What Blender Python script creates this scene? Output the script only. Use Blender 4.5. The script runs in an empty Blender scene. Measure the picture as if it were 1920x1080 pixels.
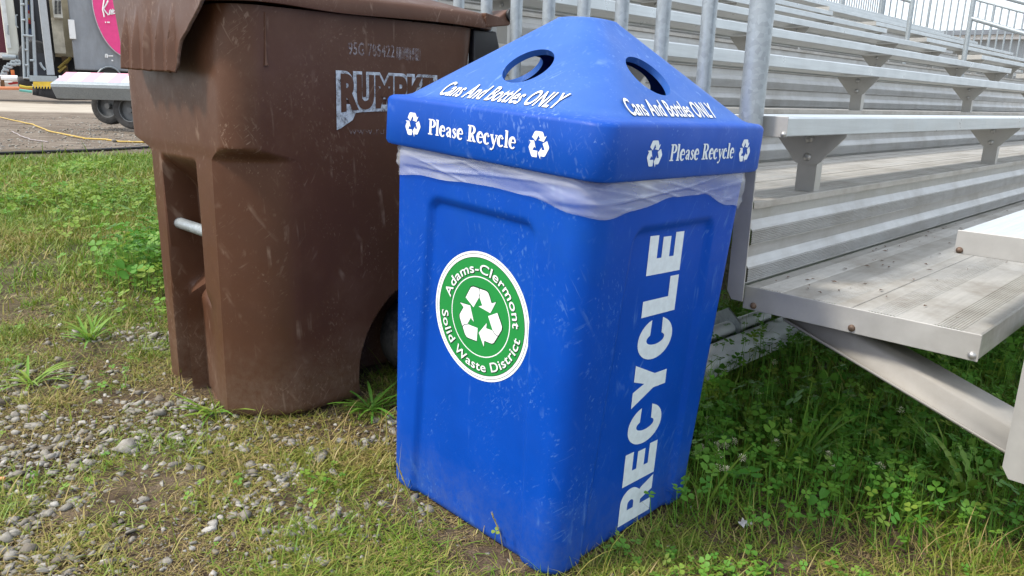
import bpy, bmesh, math, random
import numpy as np
from mathutils import Vector, Matrix, noise
rng = np.random.default_rng(7); random.seed(7)
scene = bpy.context.scene
COL = scene.collection
R = math.radians

# ------------------------------------------------------------------ camera, sky, sun, exposure
H = .95; F = 1420.5; PITCH = .2484; ROLL = .02802
_f = Vector((0, math.cos(PITCH), -math.sin(PITCH))); _r = Vector((1, 0, 0)); _u = Vector((0, math.sin(PITCH), math.cos(PITCH)))
CR = math.cos(ROLL)*_r + math.sin(ROLL)*_u; CU = -math.sin(ROLL)*_r + math.cos(ROLL)*_u
cd = bpy.data.cameras.new('camera'); cam = bpy.data.objects.new('camera', cd); COL.objects.link(cam)
M = Matrix((CR, CU, -_f)).transposed().to_4x4(); M.translation = (0, 0, H); cam.matrix_world = M
cd.sensor_width = 36; cd.lens = F/1920*36; cd.clip_start = .05; cd.clip_end = 3000
scene.camera = cam

SUN_EL, SUN_AZ = R(53), R(200)        # azimuth of the direction towards the sun, counted from +X
sd = Vector((math.cos(SUN_EL)*math.cos(SUN_AZ), math.cos(SUN_EL)*math.sin(SUN_AZ), math.sin(SUN_EL)))
sl = bpy.data.lights.new('sun', 'SUN'); sl.energy = 3.5; sl.angle = R(8); sl.color = (1, .93, .82)
so = bpy.data.objects.new('sun', sl); COL.objects.link(so); so.rotation_euler = sd.to_track_quat('Z', 'Y').to_euler()

w = bpy.data.worlds.new("World"); scene.world = w; w.use_nodes = True
nt = w.node_tree; bgn = nt.nodes['Background']
sky = nt.nodes.new('ShaderNodeTexSky'); sky.sky_type = 'NISHITA'; sky.sun_disc = False
sky.sun_elevation = SUN_EL; sky.sun_rotation = math.pi/2 - SUN_AZ; sky.dust_density = 4; sky.air_density = 1.2
mx = nt.nodes.new('ShaderNodeMixRGB'); mx.inputs[0].default_value = .62; mx.inputs[2].default_value = (11.2, 12.0, 13.0, 1)
nt.links.new(sky.outputs[0], mx.inputs[1]); nt.links.new(mx.outputs[0], bgn.inputs[0]); bgn.inputs[1].default_value = .15
scene.view_settings.view_transform = 'Standard'; scene.view_settings.look = 'None'
scene.view_settings.exposure = 0.2; scene.view_settings.gamma = 1
scene.cycles.max_bounces = 6; scene.cycles.transparent_max_bounces = 12

# ------------------------------------------------------------------ helpers
def at(px, py, dist):
    """point seen at photo position (px, py), at a horizontal distance from the camera"""
    d = CR*((px-960)/F) - CU*((py-540)/F) + _f
    return Vector((0, 0, H)) + d*(dist/math.hypot(d.x, d.y))

def gz(x, y):
    return -.12*np.tanh(.0534*(x-.084)/.12) + .05*np.tanh(.0275*(y-1.729)/.05)

def thing(name, label, cat, loc=(0, 0, 0), rotz=0, group=None):
    o = bpy.data.objects.new(name, None); COL.objects.link(o); o.location = loc; o.rotation_euler = (0, 0, rotz)
    o['label'] = label; o['category'] = cat
    if group: o['group'] = group
    return o
def tag(o, label, cat, group=None):
    o['label'] = label; o['category'] = cat
    if group: o['group'] = group
    return o

class MB:
    def __init__(s): s.v = []; s.f = []
    def add(s, v, f):
        n = len(s.v); s.v += [tuple(q) for q in v]; s.f += [tuple(i+n for i in q) for q in f]; return s
    def box(s, x0, x1, y0, y1, z0, z1):
        v = [(x, y, z) for x in (x0, x1) for y in (y0, y1) for z in (z0, z1)]
        return s.add(v, [(0, 1, 3, 2), (4, 6, 7, 5), (0, 4, 5, 1), (2, 3, 7, 6), (0, 2, 6, 4), (1, 5, 7, 3)])
    def tube(s, pts, r, n=12, cap=True):
        pts = [Vector(p) for p in pts]; rs = r if isinstance(r, (list, tuple)) else [r]*len(pts)
        rings = []; up = None
        for i, p in enumerate(pts):
            t = (pts[min(i+1, len(pts)-1)]-pts[max(i-1, 0)]).normalized()
            a = (up if up else (Vector((0, 0, 1)) if abs(t.z) < .9 else Vector((1, 0, 0))))
            x = (a - t*a.dot(t)).normalized(); y = t.cross(x); up = x
            rings += [p + (x*math.cos(2*math.pi*k/n) + y*math.sin(2*math.pi*k/n))*rs[i] for k in range(n)]
        f = [(i*n+k, i*n+(k+1) % n, (i+1)*n+(k+1) % n, (i+1)*n+k) for i in range(len(pts)-1) for k in range(n)]
        if cap: f += [tuple(range(n))[::-1], tuple((len(pts)-1)*n+k for k in range(n))]
        return s.add(rings, f)
    def prism(s, poly, axis, a, b):
        """polygon swept along an axis: 'x' takes (y,z), 'y' takes (x,z), 'z' takes (x,y)"""
        def P(q, t): return {'x': (t, q[0], q[1]), 'y': (q[0], t, q[1]), 'z': (q[0], q[1], t)}[axis]
        n = len(poly)
        return s.add([P(q, a) for q in poly]+[P(q, b) for q in poly],
                     [tuple(range(n)), tuple(range(2*n-1, n-1, -1))]+[(i, i+n, (i+1) % n+n, (i+1) % n) for i in range(n)])
    def sweep(s, prof, a, b, n=1):
        """open profile of (y,z) pulled along x"""
        m = len(prof); v = []
        for i in range(n+1):
            x = a+(b-a)*i/n; v += [(x, q[0], q[1]) for q in prof]
        return s.add(v, [(i*m+k, i*m+k+1, (i+1)*m+k+1, (i+1)*m+k) for i in range(n) for k in range(m-1)])
    def grid(s, fn, nu, nv):
        v = [fn(i/nu, j/nv) for i in range(nu+1) for j in range(nv+1)]
        return s.add(v, [(i*(nv+1)+j, (i+1)*(nv+1)+j, (i+1)*(nv+1)+j+1, i*(nv+1)+j+1) for i in range(nu) for j in range(nv)])
    def loft(s, rings, cap0=False, cap1=False):
        n = len(rings[0]); v = [p for r in rings for p in r]
        f = [(i*n+k, i*n+(k+1) % n, (i+1)*n+(k+1) % n, (i+1)*n+k) for i in range(len(rings)-1) for k in range(n)]
        if cap0: f.append(tuple(range(n))[::-1])
        if cap1: f.append(tuple((len(rings)-1)*n+k for k in range(n)))
        return s.add(v, f)
    def build(s, name, mat, parent=None, smooth=None, loc=None, fix=True):
        me = bpy.data.meshes.new(name); me.from_pydata(s.v, [], s.f)
        return finish(me, name, mat, parent, smooth, loc, fix)

def finish(me, name, mat, parent=None, smooth=None, loc=None, fix=True):
    if fix:
        bm = bmesh.new(); bm.from_mesh(me); bmesh.ops.recalc_face_normals(bm, faces=bm.faces); bm.to_mesh(me); bm.free()
    me.update()
    if smooth is not None:
        me.polygons.foreach_set('use_smooth', [True]*len(me.polygons))
        if smooth < 180: me.set_sharp_from_angle(angle=R(smooth))
    o = bpy.data.objects.new(name, me); COL.objects.link(o)
    me.materials.append(mat)
    if parent: o.parent = parent
    if loc: o.location = loc
    return o

def bevel(o, wd=.003, seg=2):
    m = o.modifiers.new('bevel', 'BEVEL'); m.width = wd; m.segments = seg; m.limit_method = 'ANGLE'; return o

def sstep(a, b, x):
    t = min(1, max(0, (x-a)/(b-a))); return t*t*(3-2*t)
def nz(x, y, z=0): return noise.noise(Vector((x, y, z)))

# ------------------------------------------------------------------ materials
class NT:
    def __init__(s, name):
        s.m = bpy.data.materials.new(name); s.m.use_nodes = True; s.t = s.m.node_tree
        s.b = s.t.nodes['Principled BSDF']; s.tc = s.t.nodes.new('ShaderNodeTexCoord')
    def n(s, ty, **kw):
        o = s.t.nodes.new(ty)
        for k, v in kw.items(): setattr(o, k, v)
        return o
    def l(s, a, b): s.t.links.new(a, b)
    def mapping(s, scale, rot=(0, 0, 0)):
        r = s.n('ShaderNodeMapping'); r.inputs['Rotation'].default_value = rot; s.l(s.tc.outputs['Object'], r.inputs[0])
        m = s.n('ShaderNodeMapping'); m.inputs['Scale'].default_value = scale
        s.l(r.outputs[0], m.inputs[0]); return m.outputs[0]
    def noise(s, scale, detail=6, rough=.6, vec=None):
        o = s.n('ShaderNodeTexNoise'); o.inputs['Scale'].default_value = scale; o.inputs['Detail'].default_value = detail
        o.inputs['Roughness'].default_value = rough; s.l(vec or s.tc.outputs['Object'], o.inputs[0]); return o.outputs[0]
    def ramp(s, fac, stops):
        r = s.n('ShaderNodeValToRGB'); e = r.color_ramp.elements
        while len(e) < len(stops): e.new(.5)
        for q, (p, c) in zip(e, stops):
            q.position = p; q.color = (c, c, c, 1) if isinstance(c, (int, float)) else (*c, 1)
        s.l(fac, r.inputs[0]); return r.outputs[0]
    def mix(s, fac, a, b, mode='MIX'):
        m = s.n('ShaderNodeMixRGB', blend_type=mode)
        for i, q in enumerate((fac, a, b)):
            if hasattr(q, 'links'): s.l(q, m.inputs[i])
            else: m.inputs[i].default_value = q if i == 0 else (*q, 1)
        return m.outputs[0]
    def math(s, op, a, b):
        m = s.n('ShaderNodeMath', operation=op)
        for i, q in enumerate((a, b)):
            if hasattr(q, 'links'): s.l(q, m.inputs[i])
            else: m.inputs[i].default_value = q
        return m.outputs[0]
    def bump(s, h, strength=.3, dist=.002):
        b = s.n('ShaderNodeBump'); b.inputs['Strength'].default_value = strength; b.inputs['Distance'].default_value = dist
        s.l(h, b.inputs['Height']); s.l(b.outputs[0], s.b.inputs['Normal'])
    def set(s, color=None, rough=None, metal=None, spec=None):
        for k, v in (('Base Color', color), ('Roughness', rough), ('Metallic', metal), ('Specular IOR Level', spec)):
            if v is None: continue
            if hasattr(v, 'links'): s.l(v, s.b.inputs[k])
            else: s.b.inputs[k].default_value = (*v, 1) if isinstance(v, tuple) else v
        return s

def plain(name, c, rough=.5, metal=0, var=.15, scale=6, bump=0, spec=.5):
    t = NT(name); n = t.noise(scale, 5)
    a = tuple(q*(1-var) for q in c); b = tuple(min(1, q*(1+var)) for q in c)
    t.set(t.ramp(n, [(.3, a), (.7, b)]), rough, metal, spec)
    if bump: t.bump(t.noise(scale*14, 4), bump, .002)
    return t.m

def scuffed(name, c, worn, rough, amount=.5, dirt=None, spec=.42, edge=0, sky_gloss=None, mud=None):
    """moulded plastic: faint mottling, thin scratches in several directions, nicks, optional dusty patches, rubbed edges, sun and sky gloss painted on the top"""
    t = NT(name)
    base = t.ramp(t.noise(5, 6), [(.3, tuple(q*.9 for q in c)), (.7, tuple(q*1.1 for q in c))])
    if sky_gloss:  # sky gloss painted into the base colour: paler above a set height
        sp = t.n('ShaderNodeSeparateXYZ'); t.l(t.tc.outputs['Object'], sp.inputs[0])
        g = t.math('MULTIPLY', t.math('MULTIPLY', t.ramp(sp.outputs[2], [(sky_gloss[1], 0), (sky_gloss[1]+.012, 1)]), t.ramp(t.noise(3.5, 7, .65), [(.25, .5), (.75, 1.2)])), sky_gloss[2])
        base = t.mix(g, base, sky_gloss[0])
    for k, (sc, rot, th) in enumerate((((150, 150, 9), (.45, .3, .2), .61), ((110, 110, 6), (.1, -.55, .4), .615), ((9, 170, 170), (.5, .35, .9), .62), ((190, 190, 16), (-.7, .2, 1.3), .63), ((30, 30, 3.5), (.35, .5, .3), .635), ((60, 60, 2.5), (.03, .05, .3), .63))):
        s_ = t.noise(1, 2, .5, t.mapping(sc, rot)); gate = t.ramp(t.noise(3.1+k*1.7, 3), [(.52, 0), (.66, 1)])
        base = t.mix(t.math('MULTIPLY', t.math('MULTIPLY', t.ramp(s_, [(th, 0), (th+.09, 1)]), gate), amount), base, worn)
    for sc, r_, k in ((30, .075, 7), (120, .10, 4)):
        v = t.n('ShaderNodeTexVoronoi'); v.inputs['Scale'].default_value = sc; t.l(t.tc.outputs['Object'], v.inputs[0])
        gate = t.ramp(t.noise(k*.6, 4), [(.55, 0), (.70, 1)])
        base = t.mix(t.math('MULTIPLY', t.math('MULTIPLY', t.ramp(v.outputs[0], [(r_*.6, 1), (r_, 0)]), gate), amount*1.5), base, worn)
    if edge:
        ge = t.n('ShaderNodeNewGeometry'); e = t.math('MULTIPLY', t.ramp(ge.outputs['Pointiness'], [(.515, 0), (.56, 1)]), t.ramp(t.noise(40, 5, .7), [(.42, 0), (.6, 1)]))
        base = t.mix(t.math('MULTIPLY', e, edge), base, worn)
    if mud:                                                            # dried splashes and dust near the foot, ragged upper edge
        sp = t.n('ShaderNodeSeparateXYZ'); t.l(t.tc.outputs['Object'], sp.inputs[0])
        hh = t.math('SUBTRACT', sp.outputs[2], t.math('MULTIPLY', t.math('SUBTRACT', t.noise(5, 6, .65), .42), mud[1]*2.2))
        g = t.math('MULTIPLY', t.ramp(t.math('DIVIDE', hh, mud[1]), [(.15, 1), (1, 0)]), t.ramp(t.noise(48, 7, .75), [(.36, .15), (.62, 1)]))
        base = t.mix(t.math('MULTIPLY', g, mud[2]), base, mud[0])
    if dirt:
        g = t.ramp(t.noise(2.6, 8, .7), [(.5, 0), (.72, 1)])
        base = t.mix(t.math('MULTIPLY', g, dirt[1]), base, dirt[0])
    t.set(base, t.ramp(t.noise(11, 5), [(.3, rough-.08), (.7, rough+.1)]), 0, spec)
    t.bump(t.noise(210, 3), .06, .001)
    return t.m

def metal_mat(name, c, rough, metal, streak=(1, 25, 25), var=.12, dirt=.25, bump=.12, spangle=False, dcol=(.20, .17, .13)):
    t = NT(name)
    n = t.noise(3, 6, .65, t.mapping(streak))
    col = t.ramp(n, [(.25, tuple(q*(1-var) for q in c)), (.75, tuple(min(1, q*(1+var)) for q in c))])
    if spangle:
        v = t.n('ShaderNodeTexVoronoi'); v.inputs['Scale'].default_value = 95; t.l(t.tc.outputs['Object'], v.inputs[0])
        col = t.mix(.28, col, t.ramp(v.outputs[1], [(.1, tuple(q*.5 for q in c)), (.9, tuple(min(1, q*1.4) for q in c))]))
    g = t.ramp(t.noise(5.5, 9, .72), [(.46, 0), (.70, 1)])
    col = t.mix(t.math('MULTIPLY', g, dirt), col, dcol)
    t.set(col, t.ramp(t.noise(9, 5), [(.3, rough-.08), (.7, rough+.12)]), metal)
    t.bump(t.noise(90, 3, .5, t.mapping((.4, 3, 3))), bump, .001)
    return t.m

M_BLUE = scuffed('blue_plastic', (.0001, .056, .385), (.16, .33, .66), .50, .27, ((.01, .08, .27), .30), .16, 0, None, ((.10, .13, .20), .15, .28))
M_CAP = scuffed('blue_lid_plastic', (.0001, .062, .39), (.33, .50, .80), .46, .22, ((.01, .10, .33), .25), .25, 0, ((.15, .30, .52), .925, .25))  # pyramid slopes coloured paler to stand in for sun and sky gloss
M_BROWN = scuffed('brown_plastic', (.080, .0335, .0175), (.24, .165, .12), .45, .6, ((.135, .075, .050), .45), .3, 0, None, ((.17, .125, .092), .20, .4))
M_BLACKPL = plain('black_plastic', (.012, .012, .014), .45)
M_WHITE = plain('white_vinyl', (.80, .82, .84), .4, var=.04, scale=30)
M_PALE = plain('pale_print', (.66, .74, .80), .42, var=.08, scale=60)
M_GREEN = plain('green_vinyl', (.012, .24, .05), .35, var=.05)
M_DKGREEN = plain('dark_green_print', (.004, .03, .012), .4)
M_ALU = metal_mat('aluminium_plank', (.43, .435, .43), .42, .5, dirt=.35)
M_TREAD = metal_mat('walked_on_aluminium', (.40, .385, .355), .5, .2, dirt=.75, var=.16)
M_SEAT = metal_mat('anodised_seat', (.49, .53, .55), .34, .5, dirt=.10)
M_PLATE = metal_mat('mill_aluminium_plate', (.43, .425, .405), .42, .35, (3, 3, 3), dirt=.15)
M_RAIL = metal_mat('pale_galvanised_rail', (.62, .66, .68), .5, .1, (2, 2, 2), dirt=.15)
M_STRING = metal_mat('dull_stringer', (.32, .305, .28), .65, .1, (3, 3, 3), dirt=.3)
M_GALV = metal_mat('galvanised_steel', (.33, .37, .395), .42, .5, (4, 4, 4), spangle=True, dirt=.2, dcol=(.3, .31, .31))
M_RUST = plain('rusty_bolt', (.13, .085, .06), .6, .3, .4, 60)
M_BOLT = plain('zinc_bolt', (.42, .42, .41), .4, .7, .2, 60)
M_TYRE = plain('dusty_tyre', (.035, .034, .034), .8, 0, .5, 18, .3)

t = NT('muddy_wheel'); t.set(t.mix(t.ramp(t.noise(16, 8, .7), [(.42, 0), (.58, 1)]), (.010, .010, .011), (.065, .062, .058)), .85); t.bump(t.noise(60, 5), .5, .004); M_DUSTY = t.m
def alpha_print(name, c, lo, hi, scale, base=1.0):
    t = NT(name); t.set(c, .5)
    a = t.math('MULTIPLY', t.ramp(t.noise(scale, 7, .75), [(lo, 0), (hi, 1)]), base); t.l(a, t.b.inputs['Alpha']); return t.m
M_STAMP = alpha_print('worn_hot_stamp', (.50, .55, .60), .33, .55, 34)
M_STAMP2 = alpha_print('faint_hot_stamp', (.38, .36, .38), .40, .66, 60, .75)
M_GHOST = alpha_print('nearly_gone_stamp', (.30, .26, .26), .40, .66, 50, .7)

t = NT('clear_bag_plastic')
t.set((.80, .84, .88), .14, 0, .9); t.b.inputs['Alpha'].default_value = .5
t.l(t.ramp(t.noise(5, 4, .55, t.mapping((1, 1, 4), (.12, -.1, .3))), [(.32, .20), (.60, .34), (.75, .58)]), t.b.inputs['Alpha'])
t.bump(t.noise(9, 3, .5, t.mapping((1, 1, 4.5))), .18, .006); M_BAG = t.m

# foliage: colour by a per-leaf random attribute
def leaf_mat(name, stops, rough=.5, trans=.25):
    t = NT(name); at_ = t.n('ShaderNodeAttribute', attribute_name='rnd')
    c = t.ramp(at_.outputs['Fac'], stops); t.set(c, rough, 0, .35)
    tr = t.n('ShaderNodeBsdfTranslucent'); t.l(c, tr.inputs[0]); ms = t.n('ShaderNodeMixShader'); ms.inputs[0].default_value = trans
    t.l(t.b.outputs[0], ms.inputs[1]); t.l(tr.outputs[0], ms.inputs[2]); t.l(ms.outputs[0], t.t.nodes['Material Output'].inputs[0]); return t.m
M_GRASS = leaf_mat('grass_blades', [(0, (.40, .30, .14)), (.2, (.32, .27, .085)), (.36, (.235, .25, .045)), (.62, (.155, .245, .024)), (1, (.085, .215, .018))])
M_CLOVER = leaf_mat('clover_leaves', [(0, (.24, .34, .05)), (.4, (.14, .32, .04)), (1, (.065, .22, .025))], .5, .35)
M_STONE = NT('limestone_gravel'); _t = M_STONE
_a = _t.n('ShaderNodeAttribute', attribute_name='rnd')
_c = _t.ramp(_a.outputs['Fac'], [(0, (.15, .125, .095)), (.35, (.235, .22, .19)), (.8, (.33, .315, .285)), (1, (.43, .415, .385))])
_c = _t.mix(_t.ramp(_t.noise(70, 6), [(.42, 0), (.7, .6)]), _c, (.17, .145, .115)); _t.set(_c, .85); _t.bump(_t.noise(190, 6, .7), .8, .004); M_STONE = _t.m

# ground sheet: soil, thatch, gravel dust, concrete lane far away
t = NT('soil_and_gravel')
soil = t.ramp(t.noise(9, 10, .72), [(.28, (.040, .027, .018)), (.5, (.105, .075, .048)), (.72, (.21, .165, .115))])
fine = t.ramp(t.noise(160, 6, .7), [(.3, .35), (.7, 1.5)]); soil = t.mix(1, soil, fine, 'MULTIPLY')
sep = t.n('ShaderNodeSeparateXYZ'); t.l(t.tc.outputs['Object'], sep.inputs[0])
X, Y = sep.outputs[0], sep.outputs[1]
along = t.math('ADD', Y, t.math('MULTIPLY', X, -.22))                  # distance measured square to the service lane
wob = t.math('MULTIPLY', t.math('SUBTRACT', t.noise(.5, 4), .5), 3.0)
aw = t.math('ADD', along, wob)
far_c = t.mix(1, t.ramp(t.noise(2.2, 10, .75), [(.3, (.085, .064, .047)), (.5, (.155, .125, .098)), (.72, (.26, .225, .185))]),
              t.ramp(t.noise(26, 6, .75), [(.3, .6), (.7, 1.3)]), 'MULTIPLY')
base = t.mix(t.ramp(t.math('MULTIPLY', aw, .02), [(.196, 0), (.216, 1)]), soil, far_c)
lane = t.math('MULTIPLY', t.ramp(t.math('MULTIPLY', along, .01), [(.235, 0), (.25, 1)]), t.ramp(t.math('MULTIPLY', along, .01), [(.35, 1), (.37, 0)]))
base = t.mix(lane, base, t.ramp(t.noise(1.2, 8), [(.3, (.33, .29, .24)), (.7, (.43, .39, .33))]))
turf = t.ramp(t.noise(1.3, 6, .6), [(.35, (.05, .075, .018)), (.7, (.10, .11, .035))])
tg = t.math('MULTIPLY', t.ramp(t.math('MULTIPLY', aw, .02), [(.05, 0), (.09, .65), (.19, .65), (.212, 0)]), 1)
base = t.mix(tg, base, turf)
t.set(base, .92, 0, .2)
hgt = t.math('ADD', t.noise(30, 8, .7), t.math('MULTIPLY', t.noise(170, 5), .5)); t.bump(hgt, .8, .012); M_GROUND = t.m

# ------------------------------------------------------------------ lettering (all outlines drawn here or in the built-in font)
LETTERS = {}
def text2d(body, bold=0, shear=0, xs=1.0):
    """built-in font as a flat mesh, 1 unit = nominal letter size: vertices (x, y), faces, width"""
    key = (body, bold, shear, xs)
    if key in LETTERS: return LETTERS[key]
    c = bpy.data.curves.new('lettering', 'FONT'); c.body = body; c.offset = bold; c.shear = shear; c.size = 1; c.resolution_u = 6
    c.space_character = 1.06
    o = bpy.data.objects.new('lettering', c); COL.objects.link(o); dg = bpy.context.evaluated_depsgraph_get()
    me = bpy.data.meshes.new_from_object(o.evaluated_get(dg), depsgraph=dg)
    v = [(q.co.x*xs, q.co.y) for q in me.vertices]; f = [tuple(p.vertices) for p in me.polygons]
    bpy.data.objects.remove(o); bpy.data.curves.remove(c); bpy.data.meshes.remove(me)
    x0 = min(q[0] for q in v); v = [(q[0]-x0, q[1]) for q in v]
    LETTERS[key] = (v, f, max(q[0] for q in v)); return LETTERS[key]
def fill2d(splines):
    c = bpy.data.curves.new('outline', 'CURVE'); c.dimensions = '2D'; c.fill_mode = 'BOTH'
    for pts in splines:
        s = c.splines.new('POLY'); s.points.add(len(pts)-1); s.use_cyclic_u = True
        for p, q in zip(s.points, pts): p.co = (q[0], q[1], 0, 1)
    o = bpy.data.objects.new('outline', c); COL.objects.link(o); dg = bpy.context.evaluated_depsgraph_get()
    me = bpy.data.meshes.new_from_object(o.evaluated_get(dg), depsgraph=dg)
    v = [(q.co.x, q.co.y) for q in me.vertices]; f = [tuple(p.vertices) for p in me.polygons]
    bpy.data.objects.remove(o); bpy.data.curves.remove(c); bpy.data.meshes.remove(me); return v, f
def arc(cx, cy, rx, ry, a0, a1, n=20): return [(cx+rx*math.cos(R(a0+(a1-a0)*i/n)), cy+ry*math.sin(R(a0+(a1-a0)*i/n))) for i in range(n+1)]
def strip(pts, wd):
    """thick line through pts; wd is one width or one per point"""
    n = len(pts); ws = wd if isinstance(wd, list) else [wd]*n; v = []
    for i, p in enumerate(pts):
        a = pts[max(i-1, 0)]; b = pts[min(i+1, n-1)]; dx, dy = b[0]-a[0], b[1]-a[1]; l = math.hypot(dx, dy) or 1
        v += [(p[0]-dy/l*ws[i]/2, p[1]+dx/l*ws[i]/2), (p[0]+dy/l*ws[i]/2, p[1]-dx/l*ws[i]/2)]
    return v, [(2*i, 2*i+1, 2*i+3, 2*i+2) for i in range(n-1)]

def serif(body):
    """condensed bold roman letters for 'Please Recycle', cap height 1"""
    out = []; x = 0
    def S(pts, wd): out.append(strip([(x+a, b) for a, b in pts], wd))
    def ser(cx, y, h=.15, th=.07): S([(cx-h, y), (cx+h, y)], th)
    def vary(n, lo, hi, k=1): return [lo+(hi-lo)*abs(math.sin(math.pi*i/n*k)) for i in range(n+1)]
    for ch in body:
        if ch == ' ': x += .3; continue
        if ch in 'PR':
            S([(.16, .03), (.16, .97)], .17); ser(.16, .035, .17); S([(.0, .965), (.3, .965)], .07)
            S([(.2, .965)]+arc(.28, .73, .2, .235, 90, -90, 16)+[(.2, .495)], [.06]+vary(16, .06, .17)+[.06])
            if ch == 'R': S([(.3, .5), (.47, .06), (.6, .03)], [.16, .17, .07]); x += .66
            else: x += .58
        elif ch == 'l': S([(.12, .03), (.12, 1)], .16); ser(.12, .035, .13); S([(.0, .98), (.14, .98)], .07); x += .29
        elif ch in 'ec':
            a = arc(.24, .33, .17, .31, 62 if ch == 'c' else 8, 318, 24); S(a, [.09+.10*max(0, -math.cos(R(62+(318-62)*i/24))) for i in range(25)])
            if ch == 'e': S([(.13, .36), (.42, .36)], .06)
            else: S([(.29, .55), (.37, .47)], .13)
            x += .47
        elif ch == 'a':
            S([(.08, .47), (.12, .58), (.22, .63), (.31, .57), (.33, .45), (.33, .1), (.42, .03)], [.12, .1, .08, .13, .16, .16, .07])
            S([(.32, .4), (.15, .31), (.12, .17), (.18, .06), (.32, .15)], [.07, .1, .15, .1, .07]); x += .47
        elif ch == 's':
            S([(.31, .47), (.27, .59), (.18, .62), (.10, .52), (.13, .42), (.26, .28), (.29, .17), (.2, .04), (.1, .07), (.06, .2)],
              [.05, .08, .08, .13, .15, .15, .13, .08, .08, .05]); x += .38
        elif ch == 'y':
            S([(.08, .6), (.25, .08)], .15); S([(.41, .6), (.22, -.16), (.12, -.26), (.04, -.2)], [.07, .08, .1, .14])
            ser(.09, .615, .11, .06); ser(.40, .615, .08, .06); x += .48
    v = []; f = []; lay = []
    for k, (a, b) in enumerate(out): n = len(v); v += a; f += [tuple(i+n for i in q) for q in b]; lay += [k]*len(a)
    return v, f, x, lay

def heavy(ch):
    """wide grotesque capitals for RECYCLE as filled outlines, 1 high"""
    if ch == 'E': return [[(0, 0), (.74, 0), (.74, .25), (.3, .25), (.3, .385), (.68, .385), (.68, .615), (.3, .615), (.3, .75), (.72, .75), (.72, 1), (0, 1)]], .80
    if ch == 'L': return [[(0, 0), (.70, 0), (.70, .26), (.31, .26), (.31, 1), (0, 1)]], .74
    if ch == 'Y': return [[(.27, 0), (.57, 0), (.57, .38), (.86, 1), (.53, 1), (.42, .68), (.31, 1), (-.02, 1), (.27, .38)]], .86
    if ch == 'C':
        o = arc(.40, .5, .41, .52, 28, 332, 34); i = arc(.40, .5, .115, .27, 320, 40, 22)
        return [o+[(.80, .34), (.50, .33)][0:1]+i[0:]+[(.79, .66)]], .84
    if ch == 'R':
        o = [(0, 0), (.3, 0), (.3, .36), (.40, .36), (.52, 0), (.85, 0), (.70, .37), (.66, .42)]+arc(.50, .70, .29, .30, -40, 90, 14)+[(0, 1)]
        return [o, [(.3, .58), (.3, .77)]+arc(.43, .675, .085, .095, 90, -90, 10)], .86

def recycle_symbol():
    """three chasing arrows within a unit circle"""
    A = [(-.63, .46), (-.48, .74), (-.42, .83), (-.33, .87), (.20, .87), (.28, .84), (.33, .77), (.45, .56), (.62, .65), (.42, .26), (-.07, .33), (.08, .40), (-.06, .63), (-.28, .25)]
    sp = []
    for k in range(3):
        c, s = math.cos(R(-120*k)), math.sin(R(-120*k)); sp.append([(x*c-(y-.02)*s, x*s+(y-.02)*c) for x, y in A])
    return fill2d(sp)
SYM = recycle_symbol()

def decal(name, v, f, mapf, mat, parent, lay=None):
    me = bpy.data.meshes.new(name)
    me.from_pydata([mapf(q[0], q[1], (lay[i] if lay else 0)) for i, q in enumerate(v)], [], f)
    return finish(me, name, mat, parent, fix=False)

# ------------------------------------------------------------------ ground
def build_ground():
    xs = np.concatenate([-np.geomspace(900, 4.2, 60), np.linspace(-4, 4, 230), np.geomspace(4.2, 900, 60)])
    ys = np.concatenate([-np.geomspace(300, 1, 20)+1.4, np.linspace(.5, 6, 170), np.geomspace(6.05, 1500, 110)])
    v = []
    for x in xs:
        for y in ys:
            z = float(gz(x, y))
            if abs(x) < 6 and 0 < y < 14: z += .010*nz(x*4, y*4)+.006*nz(x*11, y*11, 3)+.003*nz(x*30, y*30, 5)
            elif y < 60: z += .02*nz(x*1.3, y*1.3)
            v.append((x, y, z-.006))
    m = len(ys); f = [(i*m+j, (i+1)*m+j, (i+1)*m+j+1, i*m+j+1) for i in range(len(xs)-1) for j in range(m-1)]
    me = bpy.data.meshes.new('ground'); me.from_pydata(v, [], f); o = finish(me, 'ground', M_GROUND, None, 180, fix=False); o['kind'] = 'structure'
build_ground()

# ------------------------------------------------------------------ blue recycling bin
BIN = bpy.data.objects.new('recycling_bin', None); COL.objects.link(BIN)
tag(BIN, 'square blue recycling bin with pyramid lid and white RECYCLE lettering, standing on gravelly grass', 'recycling bin')
ax = Vector((.0275, .0535, 0)); BIN.matrix_world = Matrix.Translation((.084, 1.7292, 0)) @ Matrix.Rotation(ax.length, 4, ax.normalized()) @ Matrix.Rotation(.8229, 4, 'Z')
A_, B1, B0, Z1, Z2, ZT = .3059, .2851, .2685, .827, .9254, 1.113
PB, PT = .286, .062

def rsq(h, r, ns, nc):
    """rounded square outline, counter-clockwise; yields (x, y, nx, ny, face coordinate or None)"""
    out = []
    for q in range(4):
        c, s = math.cos(q*math.pi/2), math.sin(q*math.pi/2)
        for i in range(ns):
            a = -(h-r)+2*(h-r)*i/ns; x, y = h, a
            out.append((x*c-y*s, x*s+y*c, c, s, a))
        for i in range(nc):
            a = math.pi/2*i/nc; x, y = h-r+r*math.cos(a), h-r+r*math.sin(a)
            nx, ny = math.cos(a), math.sin(a); out.append((x*c-y*s, x*s+y*c, nx*c-ny*s, nx*s+ny*c, None))
    return out

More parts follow.
